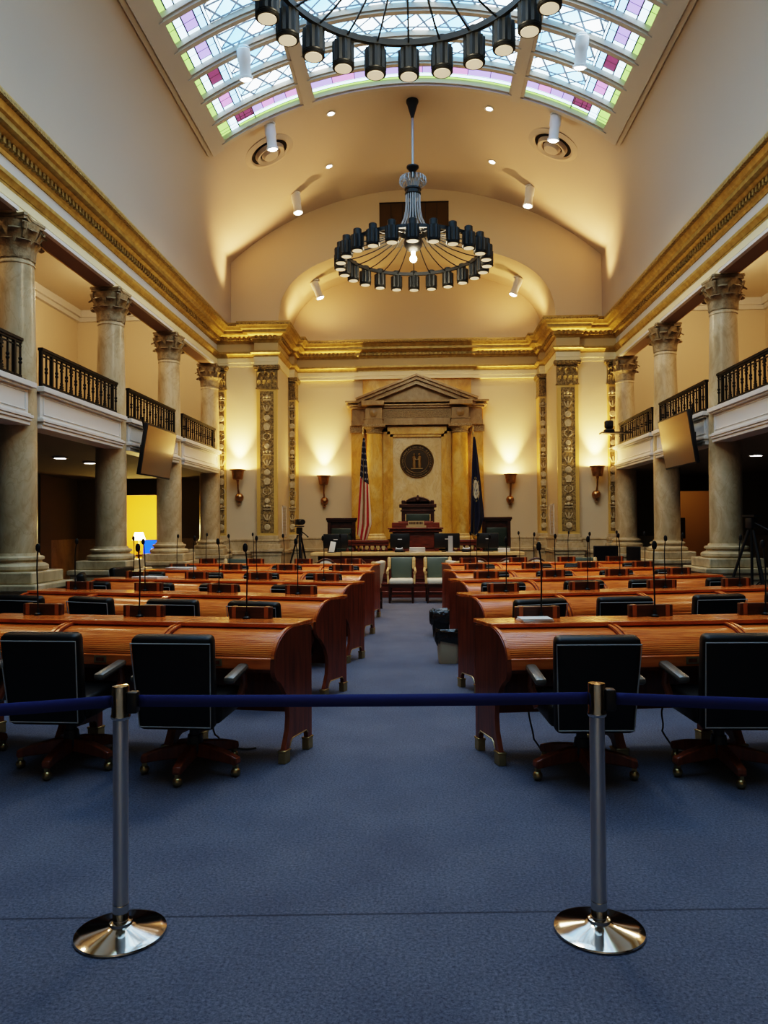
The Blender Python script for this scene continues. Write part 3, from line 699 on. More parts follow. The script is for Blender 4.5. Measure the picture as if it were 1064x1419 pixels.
def patch(mb,a0,a1,y0,y1,mi,r=RG,n=None):
    n=n or max(1,int(abs(a1-a0)/.05)); 
    for i in range(n):
        b0=a0+(a1-a0)*i/n; b1=a0+(a1-a0)*(i+1)/n
        mb.uv[len(mb.f)]=[(b0*RV,y0),(b1*RV,y0),(b1*RV,y1),(b0*RV,y1)]
        mb.add([Vector(vp(b0,y0,r))-off,Vector(vp(b1,y0,r))-off,Vector(vp(b1,y1,r))-off,Vector(vp(b0,y1,r))-off],[(0,1,2,3)],mi)
def pane(mb,row,c):
    y1=edges[row]-.085; y0=edges[row+1]+.085; a0,a1=cols[c]; a0+=.018; a1-=.018; dy=y1-y0
    def ln_y(y,b0,b1,w=.010): patch(mb,b0,b1,y-w/2,y+w/2,7,RG-.008)
    def ln_a(a,w=.014,ya=None,yb=None): patch(mb,a-w/2/RV,a+w/2/RV,y0 if ya is None else ya,y1 if yb is None else yb,7,RG-.008,1)
    fa,fb=a0,a1
    if row==0:      # border row along the end: green, pale, lilac, pale bands
        b=[0,.16,.34,.72,1.0]; ms=[1,2,None,3]
        segs=9 if c==1 else 7
        for k in range(4):
            ya,yb=y1-dy*b[k+1],y1-dy*b[k]
            for q in range(segs):
                u0,u1=a0+(a1-a0)*q/segs,a0+(a1-a0)*(q+1)/segs
                m=ms[k] if ms[k] is not None else ((4,5,4,4,5)[q%5])
                patch(mb,u0,u1,ya,yb,m,n=2)
                if k>=2: ln_a(u0,.012,ya,yb)
            if k: ln_y(yb,a0,a1,.014)
        ends=[]
        if c==0: ends=[(a0,1)]
        if c==2: ends=[(a1,-1)]
        for a,s in ends:
            lo,hi=sorted((a,a+s*.03)); patch(mb,lo,hi,y0,y1,1,RG-.004); lo,hi=sorted((a+s*.03,a+s*.055)); patch(mb,lo,hi,y0,y1,2,RG-.004)
            lo,hi=sorted((a+s*.055,a+s*.105)); patch(mb,lo,hi,y0+.1,y1-.16,6,RG-.004,1); ln_a(a+s*.03,.02); ln_a(a+s*.055,.02); ln_a(a+s*.105,.02)
            ln_a(a+s*.08,.012,y0+.1,y1-.16); ln_y((y0+y1)/2,*sorted((a+s*.055,a+s*.105)),w=.012)
        return
    if c in (0,2):
        s=1 if c==0 else -1; e=a0 if c==0 else a1
        b=[0,.016,.036,.066,.084,.091]
        pm=(4,5,6,4)[row%4] if row<5 else 4
        for k,m in enumerate((1,2,pm,3,2)):
            lo,hi=sorted((e+s*b[k],e+s*b[k+1])); patch(mb,lo,hi,y0,y1,m,n=1)
            if k: ln_a(e+s*b[k],.022)
        ln_a(e+s*b[5],.014)
        for yy in (y0+dy*.5,): ln_y(yy,*sorted((e,e+s*b[4])),w=.012)
        for yy in (y0+dy*.15,y0+dy*.85): ln_y(yy,*sorted((e+s*b[2],e+s*b[3])),w=.016)
        patch(mb,*sorted((e+s*b[2],e+s*b[3])),y0,y0+dy*.14,2,RG-.004,1); patch(mb,*sorted((e+s*b[2],e+s*b[3])),y1-dy*.14,y1,2,RG-.004,1)
        fa,fb=sorted((e+s*b[5],a1 if c==0 else a0))
    patch(mb,fa,fb,y0,y1,0)
    for a in (fa+.008,fb-.008): ln_a(a,.008)
rest=MB()
for r in range(NR):
    for c in range(3):
        if r<7: mb=MB(); pane(mb,r,c); mb.build('glass_panel',GM,t,smooth=None)
        else: pane(rest,r,c)
rest.build('glass_panel',GM,t,smooth=None)
# ------------------------------------------------------------------ chandeliers
def make_chandelier(label,loc):
    t=thing('chandelier',label,'chandelier',loc,0,'ring chandeliers')     # origin on the ceiling, everything hangs below
    Z=-10.53
    MB().lathe([(.13,10.53+Z),(.13,10.48+Z),(.11,10.44+Z),(.035,10.18+Z),(.03,10.15+Z)],20).build('canopy','chand',t)
    MB().cyl((0,0,10.2+Z),(0,0,9.05+Z),.028,n=10).build('rod','chandl',t)
    MB().lathe([(.03,9.16+Z),(.13,9.13+Z),(.13,9.10+Z),(.05,9.0+Z),(.05,8.9+Z)],20).build('cup','chand',t)
    mb=MB()
    for k in range(20):
        a=2*PI*k/20; pts=[(.10,8.60),(.11,8.72),(.14,8.86),(.20,8.92),(.27,8.88),(.28,8.78),(.23,8.74),(.21,8.79)]
        mb.tube([(r*Cs(a),r*S(a),z+Z) for r,z in pts],.013,5)
    mb.build('crown_scroll','chandl',t)
    MB().lathe([(.155,8.52+Z),(.17,8.54+Z),(.17,8.56+Z),(.15,8.57+Z),(.15,8.62+Z),(.175,8.63+Z),(.175,8.66+Z),(.15,8.67+Z)],24).build('collar','chand',t)
    mb=MB()
    for k in range(20):
        a=2*PI*k/20; pts=[(.145,8.53),(.145,8.35),(.155,8.2),(.19,8.03),(.25,7.90),(.33,7.78)]
        mb.tube([(r*Cs(a),r*S(a),z+Z) for r,z in pts],.013,5)
    mb.build('stem_bars','chandl',t)
    MB().lathe([(.06,8.5+Z),(.07,7.9+Z),(.12,7.75+Z),(.12,7.7+Z)],16).build('stem_core','chand',t)
    mb=MB().lathe([(.30,7.80+Z),(.35,7.78+Z),(.35,7.72+Z),(.30,7.70+Z),(.30,7.80+Z)],28); mb.build('lower_collar','chand',t)
    MB().ball((0,0,7.52+Z),.20,20).build('hub_ball','black',t)
    MB().lathe([(.04,7.33+Z),(.04,7.24+Z)],12).ball((0,0,7.18+Z),.075,12).build('centre_bulb','bulb',t)
    mb=MB().lathe([(1.40,7.29+Z),(1.45,7.29+Z),(1.45,7.36+Z),(1.40,7.36+Z),(1.40,7.29+Z)],72); mb.build('ring','chand',t)
    sp=MB().tube([(.33,0,7.72+Z),(.55,0,7.56+Z),(.85,0,7.44+Z),(1.15,0,7.36+Z),(1.41,0,7.32+Z)],.012,5)
    n=MB(); 
    pts=[]
    for k in range(24):
        r=.132 if k%2 else .116; a=2*PI*k/24; pts.append((r*Cs(a),r*S(a)))
    n.prism(pts,'z',-.20,.05); n.lathe([(.122,-.25),(.130,-.24),(.122,-.23),(.130,-.22),(.122,-.21),(.126,-.2)],20); n.lathe([(.07,.05),(.082,.06),(.082,.17),(.07,.18)],16)
    ln=MB().lathe([(.10,-.256),(.10,-.252),(1e-4,-.252)],20)
    first=None
    for k in range(24):
        a=2*PI*k/24-PI/2
        if first is None:
            s0=sp.build('spoke','chand',t); l0=n.build('lamp','chand',t,smooth=25); e0=ln.build('lens','clens',l0); first=(s0,l0,e0); s,l=s0,l0
        else:
            s=first[0].copy(); l=first[1].copy(); e=first[2].copy()
            for q in (s,l,e): COL.objects.link(q)
            s.parent=t; l.parent=t; e.parent=l
        s.rotation_euler=(0,0,a+R(7.5)*0); l.location=(1.535*Cs(a),1.535*S(a),7.24+Z); l.rotation_euler=(0,0,a)
    return t
ch0=make_chandelier('dark bronze ring chandelier hanging whole in front of the end wall',(-.105,16.02,10.53))
copy_tree(ch0,'dark bronze ring chandelier cut off by the top of the photo, under the skylight',(-.10,7.6,10.53))
# ------------------------------------------------------------------ ceiling fixtures
def make_spot(name,mount,aim,label):
    t=thing(name,label,'spotlight',mount,0,'white ceiling spotlights')
    d=(Vector(aim)).normalized(); p=Vector((0,0,-.22)); q=d.to_track_quat('Z','Y').to_matrix()
    MB().lathe([(.10,0),(.10,-.03),(.05,-.04)],16).box(-.035,.035,-.03,.03,-.24,-.02).build('bracket','fix',t)
    mb=MB().lathe([(.09,-.18),(.115,-.16),(.115,.02),(.10,.05),(.10,.26),(.122,.27),(.122,.31),(.10,.31)],18)
    mb.xf(Matrix.Translation(p)@q.to_4x4()); b=mb.build('housing','fix',t)
    mb=MB().lathe([(.101,.305),(.07,.33),(1e-4,.335)],18); mb.xf(Matrix.Translation(p)@q.to_4x4()); mb.build('lens','lens',b)
    return t,Vector(mount)+p+d*.36,d
SPOTS=[((-3.0,13.1,9.93),(.05,.3,-1),'white spotlight on the left edge of the skylight'),((-3.03,15.62,9.93),(.1,.2,-1),'white spotlight in front of the left round ceiling vent'),((-3.03,18.95,9.93),(.15,-.1,-1),'white spotlight at the top left of the end wall arch'),((-2.86,21.3,8.48),(.4,.0,-1),'white spotlight under the left side of the recess arch'),
 ((2.80,13.1,9.94),(-.05,.3,-1),'white spotlight on the right edge of the skylight'),((2.79,15.62,9.94),(-.1,.2,-1),'white spotlight in front of the right round ceiling vent'),((2.74,18.95,9.95),(-.15,-.1,-1),'white spotlight at the top right of the end wall arch'),((2.72,21.3,8.46),(-.4,.0,-1),'white spotlight under the right side of the recess arch')]
SL=[make_spot('ceiling_spotlight',*s) for s in SPOTS]
def on_vault(o,x,y):
    a=math.asin((x-XV)/RV); o.location=vp(a,y); o.rotation_euler=(0,a,0)
for x,y,lab in ((-3.26,16.6,'left'),(2.95,16.75,'right')):
    t=thing('ceiling_vent','round concentric ring air vent on the %s side of the vault'%lab,'vent',group='round ceiling vents')
    on_vault(t,x,y)
    MB().lathe([(.58,0),(.58,-.02),(.46,-.05),(.42,-.03),(.42,-.02),(.58,-.001)],36).build('outer_ring','vault',t)
    MB().lathe([(.43,-.015),(1e-4,-.015)],30).build('throat','black',t)
    MB().lathe([(.34,-.03),(.32,-.12),(.24,-.09),(.23,-.03),(.34,-.03)],36).lathe([(.20,-.07),(.16,-.14),(.09,-.15),(1e-4,-.15)],30).build('inner_cone','vault',t)
for x,y,lab in ((-1.83,16.05,'upper left of the hanging chandelier'),(-2.13,18.26,'lower left of the hanging chandelier'),(1.51,16.09,'upper right of the hanging chandelier'),(1.78,18.34,'lower right of the hanging chandelier')):
    t=thing('ceiling_downlight','small recessed downlight in the vault, '+lab,'downlight',group='recessed vault downlights'); on_vault(t,x,y)
    MB().lathe([(.07,0),(.10,-.012),(.10,-.02),(.07,-.02),(.07,0)],20).build('trim_ring','fix',t); MB().lathe([(.07,-.006),(1e-4,-.006)],18).build('lens','dl',t)
for x,y,z,lab in ((-7.1,14.86,ZA,'under the left balcony, nearer of the pair'),(-7.04,16.1,ZA,'under the left balcony, farther of the pair'),(6.81,15.9,ZA,'under the right balcony'),(-7.05+.0,17.6,ZG,'in the left gallery ceiling')):
    t=thing('aisle_downlight','small round downlight '+lab,'downlight',(x,y,z),0,'aisle downlights')
    MB().lathe([(.11,0),(.15,-.01),(.15,-.035),(.11,-.035),(.11,0)],20).build('trim_ring','fix',t); MB().lathe([(.11,-.01),(1e-4,-.01)],18).build('lens','dl',t)
# ------------------------------------------------------------------ sconces
SCON=[((-4.80,YE,3.10),'bronze bowl wall sconce at far left, beside the end column'),((-2.80,YB,3.06),'bronze bowl wall sconce in the recess, left of the marble surround'),((2.61,YB,3.06),'bronze bowl wall sconce in the recess, right of the marble surround'),((4.58,YE,3.10),'bronze bowl wall sconce at far right, beside the end column')]
s0=None
for p,lab in SCON:
    if s0 is not None: copy_tree(s0,lab,p); continue
    t=s0=thing('wall_sconce',lab,'sconce',p,0,'bronze wall sconces')
    MB().lathe([(.11,-.27),(.13,-.25),(.165,-.04),(.205,-.02),(.205,0),(.19,0),(.15,-.04),(.12,-.2),(1e-4,-.21)],24,(0,-.25,0)).build('bowl','copper',t)
    MB().lathe([(.145,-.05),(1e-4,-.05)],20,(0,-.25,0)).build('lamp','bowlglow',t)
    MB().tube([(0,-.25,-.26),(0,-.24,-.34),(0,-.21,-.50),(0,-.12,-.64),(0,-.06,-.70)],[.04,.028,.022,.03,.03],10).build('stem','copper',t)
    MB().ball((0,-.065,-.73),.115,18).lathe([(.06,-.9),(.02,-.86),(.03,-.83)],10,(0,-.08,0)).build('wall_boss','copper',t)
# ------------------------------------------------------------------ dais
t=thing('dais_platform','raised dark wood platform under the presiding officer\'s desk','platform',(AX,19.9,0))
MB().box(-2.9,2.9,-1.0,2.1,0,.55).build('deck','wdark',t)
t=thing('dais_step','upper dark wood step carrying the carved high-back chair','platform',(AX,19.9,.55)); MB().box(-1.0,1.0,.02,2.1,0,.30).build('step','wdark',t)
def rail(x0,x1,lab):
    t=thing('dais_rail',lab,'rail',((x0+x1)/2,18.95,.55),0,'balustraded dais rails'); h=(x1-x0)/2
    MB().box(-h,h,-.07,.07,.62,.69).box(-h,h,-.05,.05,.55,.62).build('top_rail','wred',t,bevel=.01)
    MB().box(-h,h,-.06,.06,0,.30).build('plinth','wdark',t)
    me=None; n=int(2*h/.13)
    for i in range(n):
        x=-h+.06+(2*h-.12)*i/(n-1)
        if me is None: me=MB().lathe([(.03,.30),(.03,.33),(.02,.35),(.042,.42),(.035,.47),(.018,.51),(.03,.54),(.03,.56)],10).build('baluster','wred',t); o=me
        else: o=me.copy(); COL.objects.link(o); o.parent=t
        o.location=(x,0,0)
rail(-1.86,-.78,'dark wood rail with turned balusters left of the presiding desk'); rail(.60,1.55,'dark wood rail with turned balusters right of the presiding desk')
t=thing('presiding_desk','tall red mahogany presiding desk below the carved high-back chair','desk',(-.115,19.5,.55))
MB().box(-.58,.58,-.30,.30,0,.88).build('body','wred',t,bevel=.01)
mb=MB()
for a,b,z0,z1 in ((-.46,.46,.48,.80),(-.46,.46,.12,.44)): mb.box(a,b,-.32,-.30,z0,z1)
mb.build('front_panel','wred',t,bevel=.02)
mb=MB().box(-.66,.66,-.40,.32,.88,.93); mb.box(-.69,.69,-.44,.34,.95,.99); mb.box(-.64,.64,-.37,.30,.93,.96); mb.build('ledge','wred',t,bevel=.01)
mb=MB().box(-.60,.60,-.1,.10,.99,1.12); mb.box(-.44,.44,-.06,.06,1.12,1.155); mb.build('book_rest','wred',t,bevel=.01)
t=thing('name_plate','pierced brass name plate on the presiding desk','name plate',(-.10,19.28,1.54))
MB().box(-.20,.20,-.012,.012,.055,.17).build('plate','brassl',t); MB().box(-.25,.25,-.03,.03,0,.055).build('foot','brassl',t)
mb=MB()
for i in range(9): mb.box(-.17+i*.038,-.145+i*.038,-.016,-.011,.085,.145)
mb.build('raised_letters','wdark',t)
t=thing('presiding_chair','high carved dark wood chair with arched crest and green leather back','chair',(-.06,20.75,.85))
for q in (-1,1): MB().box(*sorted((q*.34,q*.44)),-.05,.05,0,1.42).build('stile','wdark',t,bevel=.015)
mb=MB().box(-.38,.38,-.05,.05,1.05,1.40); mb.box(-.50,.50,-.08,.06,1.22,1.32); mb.box(-.47,.47,-.06,.05,1.12,1.16)
mb.prism([(.36*Cs(PI*k/12),1.31+.21*S(PI*k/12)) for k in range(13)],'y',-.05,.04); mb.tube([(.33*Cs(PI*k/12),-.05,1.32+.17*S(PI*k/12)) for k in range(13)],.02,6); mb.ball((0,-.05,1.43),.06,10); mb.ball((0,-.03,1.53),.035,10); mb.build('crest','wdark',t,bevel=.01)
MB().rbox((0,-.03,.78),(.64,.10,.56),.03).build('back_cushion','dgreen',t); MB().rbox((0,-.28,.42),(.68,.5,.14),.04).build('seat','dgreen',t)
for q in (-1,1): MB().box(*sorted((q*.34,q*.42)),-.5,0,.62,.68).box(*sorted((q*.35,q*.41)),-.5,-.44,0,.62).build('armrest','wdark',t,bevel=.015)
for x,lab in ((-2.15,'left'),(2.06,'right')):
    t=thing('side_bench_chair','boxy dark wood high-back chair with green pad at the %s of the dais'%lab,'chair',(x,21.0,.55),0,'dais side chairs')
    mb=MB().box(-.38,.38,-.03,.05,0,1.20); mb.box(-.38,-.30,-.09,.05,0,1.2); mb.box(.30,.38,-.09,.05,0,1.2); mb.build('back_frame','wdark',t,bevel=.01)
    MB().box(-.42,.42,-.12,.07,1.19,1.26).box(-.40,.40,-.10,.06,1.15,1.19).build('crest_rail','wdark',t,bevel=.01)
    MB().rbox((0,-.06,.70),(.56,.08,.56),.03).build('back_cushion','dgreen',t); MB().rbox((0,-.30,.40),(.66,.5,.14),.04).build('seat','dgreen',t)
    MB().box(-.36,.36,-.52,0,0,.34).build('seat_box','wdark',t)
# flags
def make_flag(name,label,loc,mat,mir,hem):
    t=thing(name,label,'flag',loc)
    MB().cyl((0,0,.05),(0,0,3.45),.016,n=10).build('pole','brass',t)
    MB().lathe([(.16,0),(.16,.03),(.05,.06),(.03,.1)],20).build('base','brass',t)
    MB().lathe([(.02,3.44),(.035,3.5),(.012,3.56),(.03,3.62),(1e-4,3.72)],10).build('finial','brass',t)
    def f(u,v):
        w=.05+.36*v**.8 if v<.85 else .05+.36*.85**.8-.10*(v-.85)/.15
        x=(-.10*v**.7 if hem else -.16*v**.7)+w*u; y=-.03-.07*S(u*PI*3.2+v*1.6)*min(1,.15+v)-.03*v
        z=3.40-2.58*v-(.10 if hem else .16)*v*(1-abs(2*u-1))*v-(.14*u*v if not hem else -.08*u*v)
        return (x*mir,y,z)
    MB().grid(f,26,40,uv=True).build('cloth',mat,t,smooth=60)
    if hem: MB().tube([Vector(f(i/12,1))+Vector((0,-.01,0)) for i in range(13)],.018,6).build('fringe','brassl',t)
    return t
make_flag('national_flag','stars and stripes flag on a pole left of the marble surround',(-1.52,20.6,.55),'us',1,False)
make_flag('state_flag','navy state flag with pale seal on a pole right of the marble surround',(1.43,20.6,.55),'navy',1,True)
# ------------------------------------------------------------------ clerks' long table and its things
t=thing('clerk_table','long honey-topped clerks\' table in front of the dais','table',(-.08,17.35,0))
MB().box(-2.36,2.36,-.38,.38,.93,1.0).build('table_top','woak',t,bevel=.012)
MB().box(-2.2,2.2,-.28,-.24,.12,.93).build('front_panel','wred',t)
mb=MB()
for i in range(7): x=-2.1+.6*i; mb.box(x+.05,x+.55,-.30,-.28,.40,.86)
mb.box(-2.24,2.24,-.32,-.24,.0,.14); mb.box(-2.22,2.22,-.30,-.24,.28,.33); mb.build('panel_moulding','wred',t,bevel=.01)
mb=MB().box(-2.2,-2.12,-.28,.30,0,.93); mb.box(2.12,2.2,-.28,.30,0,.93); mb.build('end_panel','wred',t)
mon=None
for x,y,w,rz,lab in ((-1.92,17.4,.56,.0,'behind the white tablet at the left end of the clerks\' table'),(-.46,17.35,.44,0,'below the left corner of the presiding desk'),(.60,17.38,.58,.15,'below the right corner of the presiding desk'),(1.52,17.42,.48,-.1,'at the right end of the clerks\' table')):
    t=thing('monitor','black monitor, '+lab,'monitor',(x,y,1.0),rz,'monitors on the clerks\' table')
    MB().rbox((0,0,.25),(w,.045,.33),.012,2).build('screen_case','black',t); MB().rbox((0,.0,.012),(.24,.18,.02),.008,2).box(-.03,.03,.0,.03,.02,.2).build('stand','black',t)
    MB().box(-.05,.05,-.026,-.022,.28,.295).build('badge','fix',t)
t=thing('tablet','small white tablet leaning on its stand on the clerks\' table','tablet',(-1.99,17.12,1.0),-.2)
mb=MB().rbox((0,0,.13),(.13,.012,.24),.005,2); mb.xf(Matrix.Rotation(R(-12),4,'X')@Matrix.Rotation(R(8),4,'Y')); mb.build('body','paper',t); MB().box(-.08,.08,-.05,.08,0,.012).build('stand','black',t)
t=thing('tablet_stand','grey upright tablet stand before the third monitor','stand',(.67,17.15,1.0)); MB().box(-.05,.05,-.012,.012,.0,.36).build('post','pipe',t); MB().box(-.1,.1,-.06,.06,0,.015).build('foot','pipe',t)
def papers(name,label,loc,rz,w,d,n,cat='papers'):
    mb=MB()
    for i in range(n):
        a=random.uniform(-.12,.12); st=len(mb.v); mb.box(-w/2,w/2,-d/2,d/2,i*.012,i*.012+.011); mb.xf(Matrix.Rotation(a,4,'Z'),st)
    o=mb.build(name,'paper',smooth=None); o.location=loc; o.rotation_euler=(0,0,rz); return tag(o,label,cat)
papers('paper_stack','stack of white papers on the clerks\' table right of the second monitor',(-.07,17.16,1.0),.1,.34,.22,9)
papers('paper_stack','small stack of papers at the right end of the clerks\' table',(1.86,17.2,1.0),-.1,.26,.2,7)
def make_phone(label,loc):
    t=thing('desk_phone',label,'phone',loc,0,'desk phones'); MB().rbox((0,0,.03),(.2,.18,.05),.012,2).build('body','black',t)
    MB().tube([(-.08,-.04,.09),(-.04,-.04,.075),(.04,-.04,.075),(.08,-.04,.09)],[.03,.018,.018,.03],8).build('handset','fix',t)
make_phone('black desk phone before the second monitor',(-.47,17.12,1.0)); make_phone('black desk phone between the third and fourth monitors',(1.02,17.15,1.0))
# ------------------------------------------------------------------ side chairs before the clerks' table
def make_armchair(name,label,loc,rz,fab,seatf,group):
    t=thing(name,label,'chair',loc,rz,group)          # faces -y
    mb=MB().rbox((0,0,.70),(.46,.09,.46),.035,rot=Matrix.Rotation(R(-9),3,'X'),taper=.12); mb.build('backrest',fab,t)
    MB().rbox((0,-.26,.44),(.50,.50,.11),.04).build('seat',seatf,t)
    for q in (-1,1): MB().rbox((q*.26,-.01,.80),(.075,.13,.26),.03,2,rot=Matrix.Rotation(R(-9),3,'X')).build('back_wing','woak',t)
    for q in (-1,1): MB().tube([(q*.27,-.02,.72),(q*.29,-.15,.66),(q*.29,-.38,.64),(q*.28,-.44,.63)],[.03,.026,.028,.036],8).tube([(q*.28,-.40,.63),(q*.27,-.42,.40)],.022,8).build('armrest','woak',t)
    mb0=MB().box(-.26,.26,-.50,-.02,.32,.39); mb0.build('seat_rail','wdark',t)
    for x in (-.23,.23):
        for y in (-.47,-.02): MB().tube([(x,y,.33),(x*1.04,y,.0)],[.028,.020],8).build('leg','wdark',t)
    mb=MB().bar((-.23,-.02,.16),(.23,-.02,.16),.025,.025); mb.bar((-.23,-.47,.19),(.23,-.47,.19),.025,.025); mb.bar((-.23,-.47,.14),(-.23,-.02,.14),.025,.025); mb.bar((.23,-.47,.14),(.23,-.02,.14),.025,.025); mb.build('stretcher','wdark',t)
    return t
ac=make_armchair('green_armchair','green leather armchair facing the aisle, left of the pair',(-.40,16.3,0),0,'green','creamfab','green leather armchairs at the head of the aisle')
copy_tree(ac,'green leather armchair facing the aisle, right of the pair',(.36,16.3,0),.05)
a2=make_armchair('cream_armchair','cream upholstered armchair half hidden behind the left farthest desk row',(-.80,14.6,0),-PI/2-.25,'creamfab','creamfab','cream armchairs beside the aisle')
copy_tree(a2,'cream upholstered armchair half hidden behind the right farthest desk row',(.62,14.7,0),PI/2+.3)
def make_bentwood(label,loc,rz,cream):
    t=thing('bentwood_chair',label,'chair',loc,rz,'bentwood chairs before the clerks\' table')     # faces +y (to the table)
    arc=[(.24*Cs(PI*k/14),-.02,.62+.27*S(PI*k/14)) for k in range(15)]
    MB().tube([(.22,0,.44)]+arc+[(-.22,0,.44)],.022,8).build('back_hoop','wblock',t)
    mb=MB()
    def f(u,v): a=PI*u; r=.20*(1-v); return (r*Cs(a),-.03-.02*S(PI*v),.64+.22*(1-v)*S(a))
    MB().grid(f,14,3).box(-.20,.20,-.045,-.015,.50,.65).build('back_pad','creamfab',t)
    MB().rbox((0,.22,.45),(.46,.44,.08),.03).build('seat','creamfab' if cream else 'dgreen',t)
    for x in (-.2,.2):
        for y in (.03,.40): MB().tube([(x,y,.42),(x*1.1,y,0)],[.02,.016],8).build('leg','wblock',t)
    return t
b0=make_bentwood('bentwood chair with cream back pad, leftmost before the clerks\' table',(-2.02,16.35,0),.1,True)
for x,y,rz,lab in ((-1.35,16.3,0,'bentwood chair with cream back pad, next to the left green armchair'),(1.22,16.35,.05,'bentwood chair with cream back pad, next to the right green armchair'),(1.85,16.35,-.1,'bentwood chair with cream back pad, second right of the green armchairs'),(2.45,16.4,-.1,'bentwood chair with cream back pad, rightmost before the clerks\' table')): copy_tree(b0,lab,(x,y,0),rz)
# ------------------------------------------------------------------ senators' desks
def prof_curve(n,o=0.):
    return [(.27+(.26+o)*S(R(82)*k/n),.70+(.195+o)*Cs(R(82)*k/n)) for k in range(n+1)]
class DB(MB):
    K=0.
    def build(s,*a,**k):
        s.xf(Matrix(((1,-DB.K,0,0),(0,1,0,0),(0,0,1,0),(0,0,0,1)))); return MB.build(s,*a,**k)
def make_desk(label,W,sg):
    DB.K=sg*.17
    MB=DB
    t=thing('rolltop_desk',label,'desk',group='rolltop desks in curved rows'); h=W/2
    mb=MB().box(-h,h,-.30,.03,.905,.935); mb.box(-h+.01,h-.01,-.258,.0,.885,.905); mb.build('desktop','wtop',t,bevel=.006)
    # tambour: slats along the quarter curve
    c=prof_curve(40); pts=[]
    for k in range(0,40,2):
        a,b=Vector(c[k]),Vector(c[k+1]); d=Vector(c[k+2]); n=Vector((d.y-a.y,-(d.x-a.x))).normalized()
        if n.y<0 and n.x<0: n=-n
        dep=.004+.011*(k/40)**2
        pts+= [a-n*dep,a+(b-a)*.25,b+(d-b)*.75,d-n*dep]
    poly=[(-p.x,p.y) for p in pts]+[(-.50,.68),(-.27,.86)]
    MB().prism(poly,'x',-h+.03,h-.03).build('tambour','wtam',t,smooth=25)
    fr=MB().box(-h+.03,h-.03,-.535,-.50,.655,.733).build('front_rail','wtop',t,bevel=.008)
    mb=MB().box(-.045,.045,-.5385,-.534,.675,.722,0); mb.box(-.03,.03,-.540,-.5384,.686,.71,1); mb.build('lock_plate',['brassl','wside'],fr)
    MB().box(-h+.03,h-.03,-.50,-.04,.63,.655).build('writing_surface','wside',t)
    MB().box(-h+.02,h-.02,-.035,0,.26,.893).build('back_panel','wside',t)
    out=prof_curve(12,.016)
    poly=[(0,.893),(.27,.912)]+out+[(.552,.66),(.542,.615),(.515,.585),(.475,.565),(.43,.52),(.385,.46),(.352,.39),(.345,.31),(.355,.22),(.385,.15),(.415,.09),(.35,.09),(.335,.125),(.30,.145),(.09,.145),(.065,.125),(.06,.09),(0,.09)]
    for q in (-1,1):
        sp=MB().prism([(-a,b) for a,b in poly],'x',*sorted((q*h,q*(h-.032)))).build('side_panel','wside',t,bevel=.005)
        rim=MB(); cc=prof_curve(12,.018)
        for (a0,z0),(a1,z1) in zip(cc[:-1],cc[1:]): rim.bar((q*(h-.018),-a0,z0),(q*(h-.018),-a1,z1),.020,.012)
        rim.build('edge_band','wtop',sp)
        bd=MB().tube([(q*(h+.001),-.345,.10),(q*(h+.001),-.328,.132),(q*(h+.001),-.30,.150),(q*(h+.001),-.09,.150),(q*(h+.001),-.068,.13)],.005,5); bd.build('beading','brassl',sp)
        for a,b in ((.345,.422),(-.006,.064)): MB().box(*sorted((q*(h+.006),q*(h-.045))),-b,-a,0,.075).box(*sorted((q*(h+.010),q*(h-.048))),-b-.004,-a+.004,.075,.09).build('foot_cap','brass',sp,bevel=.004)
    return t
def make_chair(label):
    t=thing('swivel_chair',label,'chair',group='black leather swivel chairs')      # faces +y
    rot=Matrix.Rotation(R(9),3,'X')
    mb=MB().rbox((0,-.345,.655),(.50,.115,.60),.04,3,rot=rot,taper=.06); b=mb.build('backrest','leather',t)
    pts=[(-.225,-.058,-.27),(.225,-.058,-.27),(.238,-.058,.0),(.25,-.058,.262),(-.25,-.058,.262),(-.238,-.058,.0)]
    mb=MB().tube([rot@Vector(p)+Vector((0,-.345,.655)) for p in pts],.005,5,closed=True); mb.build('piping','pipe',b)
    mb=MB().rbox((0,-.02,.45),(.54,.56,.15),.05,3); mb.build('seat','leather',t)
    for q in (-1,1):
        a=MB().rbox((q*.305,-.02,.665),(.075,.46,.045),.02,2,rot=Matrix.Rotation(R(5),3,'X')).build('armrest','armhighlit',t)
        MB().tube([(q*.30,.10,.65),(q*.30,.12,.55),(q*.27,.06,.42)],[.022,.026,.028],8).build('arm_support','wside',a)
    MB().cyl((0,0,.20),(0,0,.40),.035,n=12).lathe([(.05,.12),(.06,.16),(.045,.24)],14).box(-.14,.14,-.12,.12,.36,.385).build('swivel_column','black',t)
    leg=cas=None
    for k in range(5):
        a=-PI/2+2*PI*k/5
        if leg is None:
            leg=MB().prism([(0,.10),(.26,.085),(.335,.075),(.345,.095),(.34,.125),(.25,.155),(.10,.185),(0,.19)],'y',-.028,.028).build('base_leg','wside',t,bevel=.008)
            cas=MB().ball((.32,0,.031),.031,12).box(.305,.335,-.012,.012,.045,.08).build('caster','brass',leg); l=leg
        else: l=leg.copy(); COL.objects.link(l); l.parent=t; c=cas.copy(); COL.objects.link(c); c.parent=l
        l.rotation_euler=(0,0,a)
    return t
def make_mic(label):
    t=thing('gooseneck_microphone',label,'microphone',group='gooseneck microphones on the desks')
    MB().lathe([(.028,0),(.028,.012),(.014,.02),(.010,.05)],14).build('base','black',t)
    MB().tube([(0,0,.04),(.003,0,.2),(.006,-.004,.36),(.0,-.01,.46),(-.006,-.014,.50)],.0055,6).build('gooseneck','black',t)
    MB().lathe([(1e-4,0),(.012,.004),(.018,.02),(.018,.045),(.010,.062),(1e-4,.066)],12,(-.008,-.015,.49)).build('head','black',t)
    return t
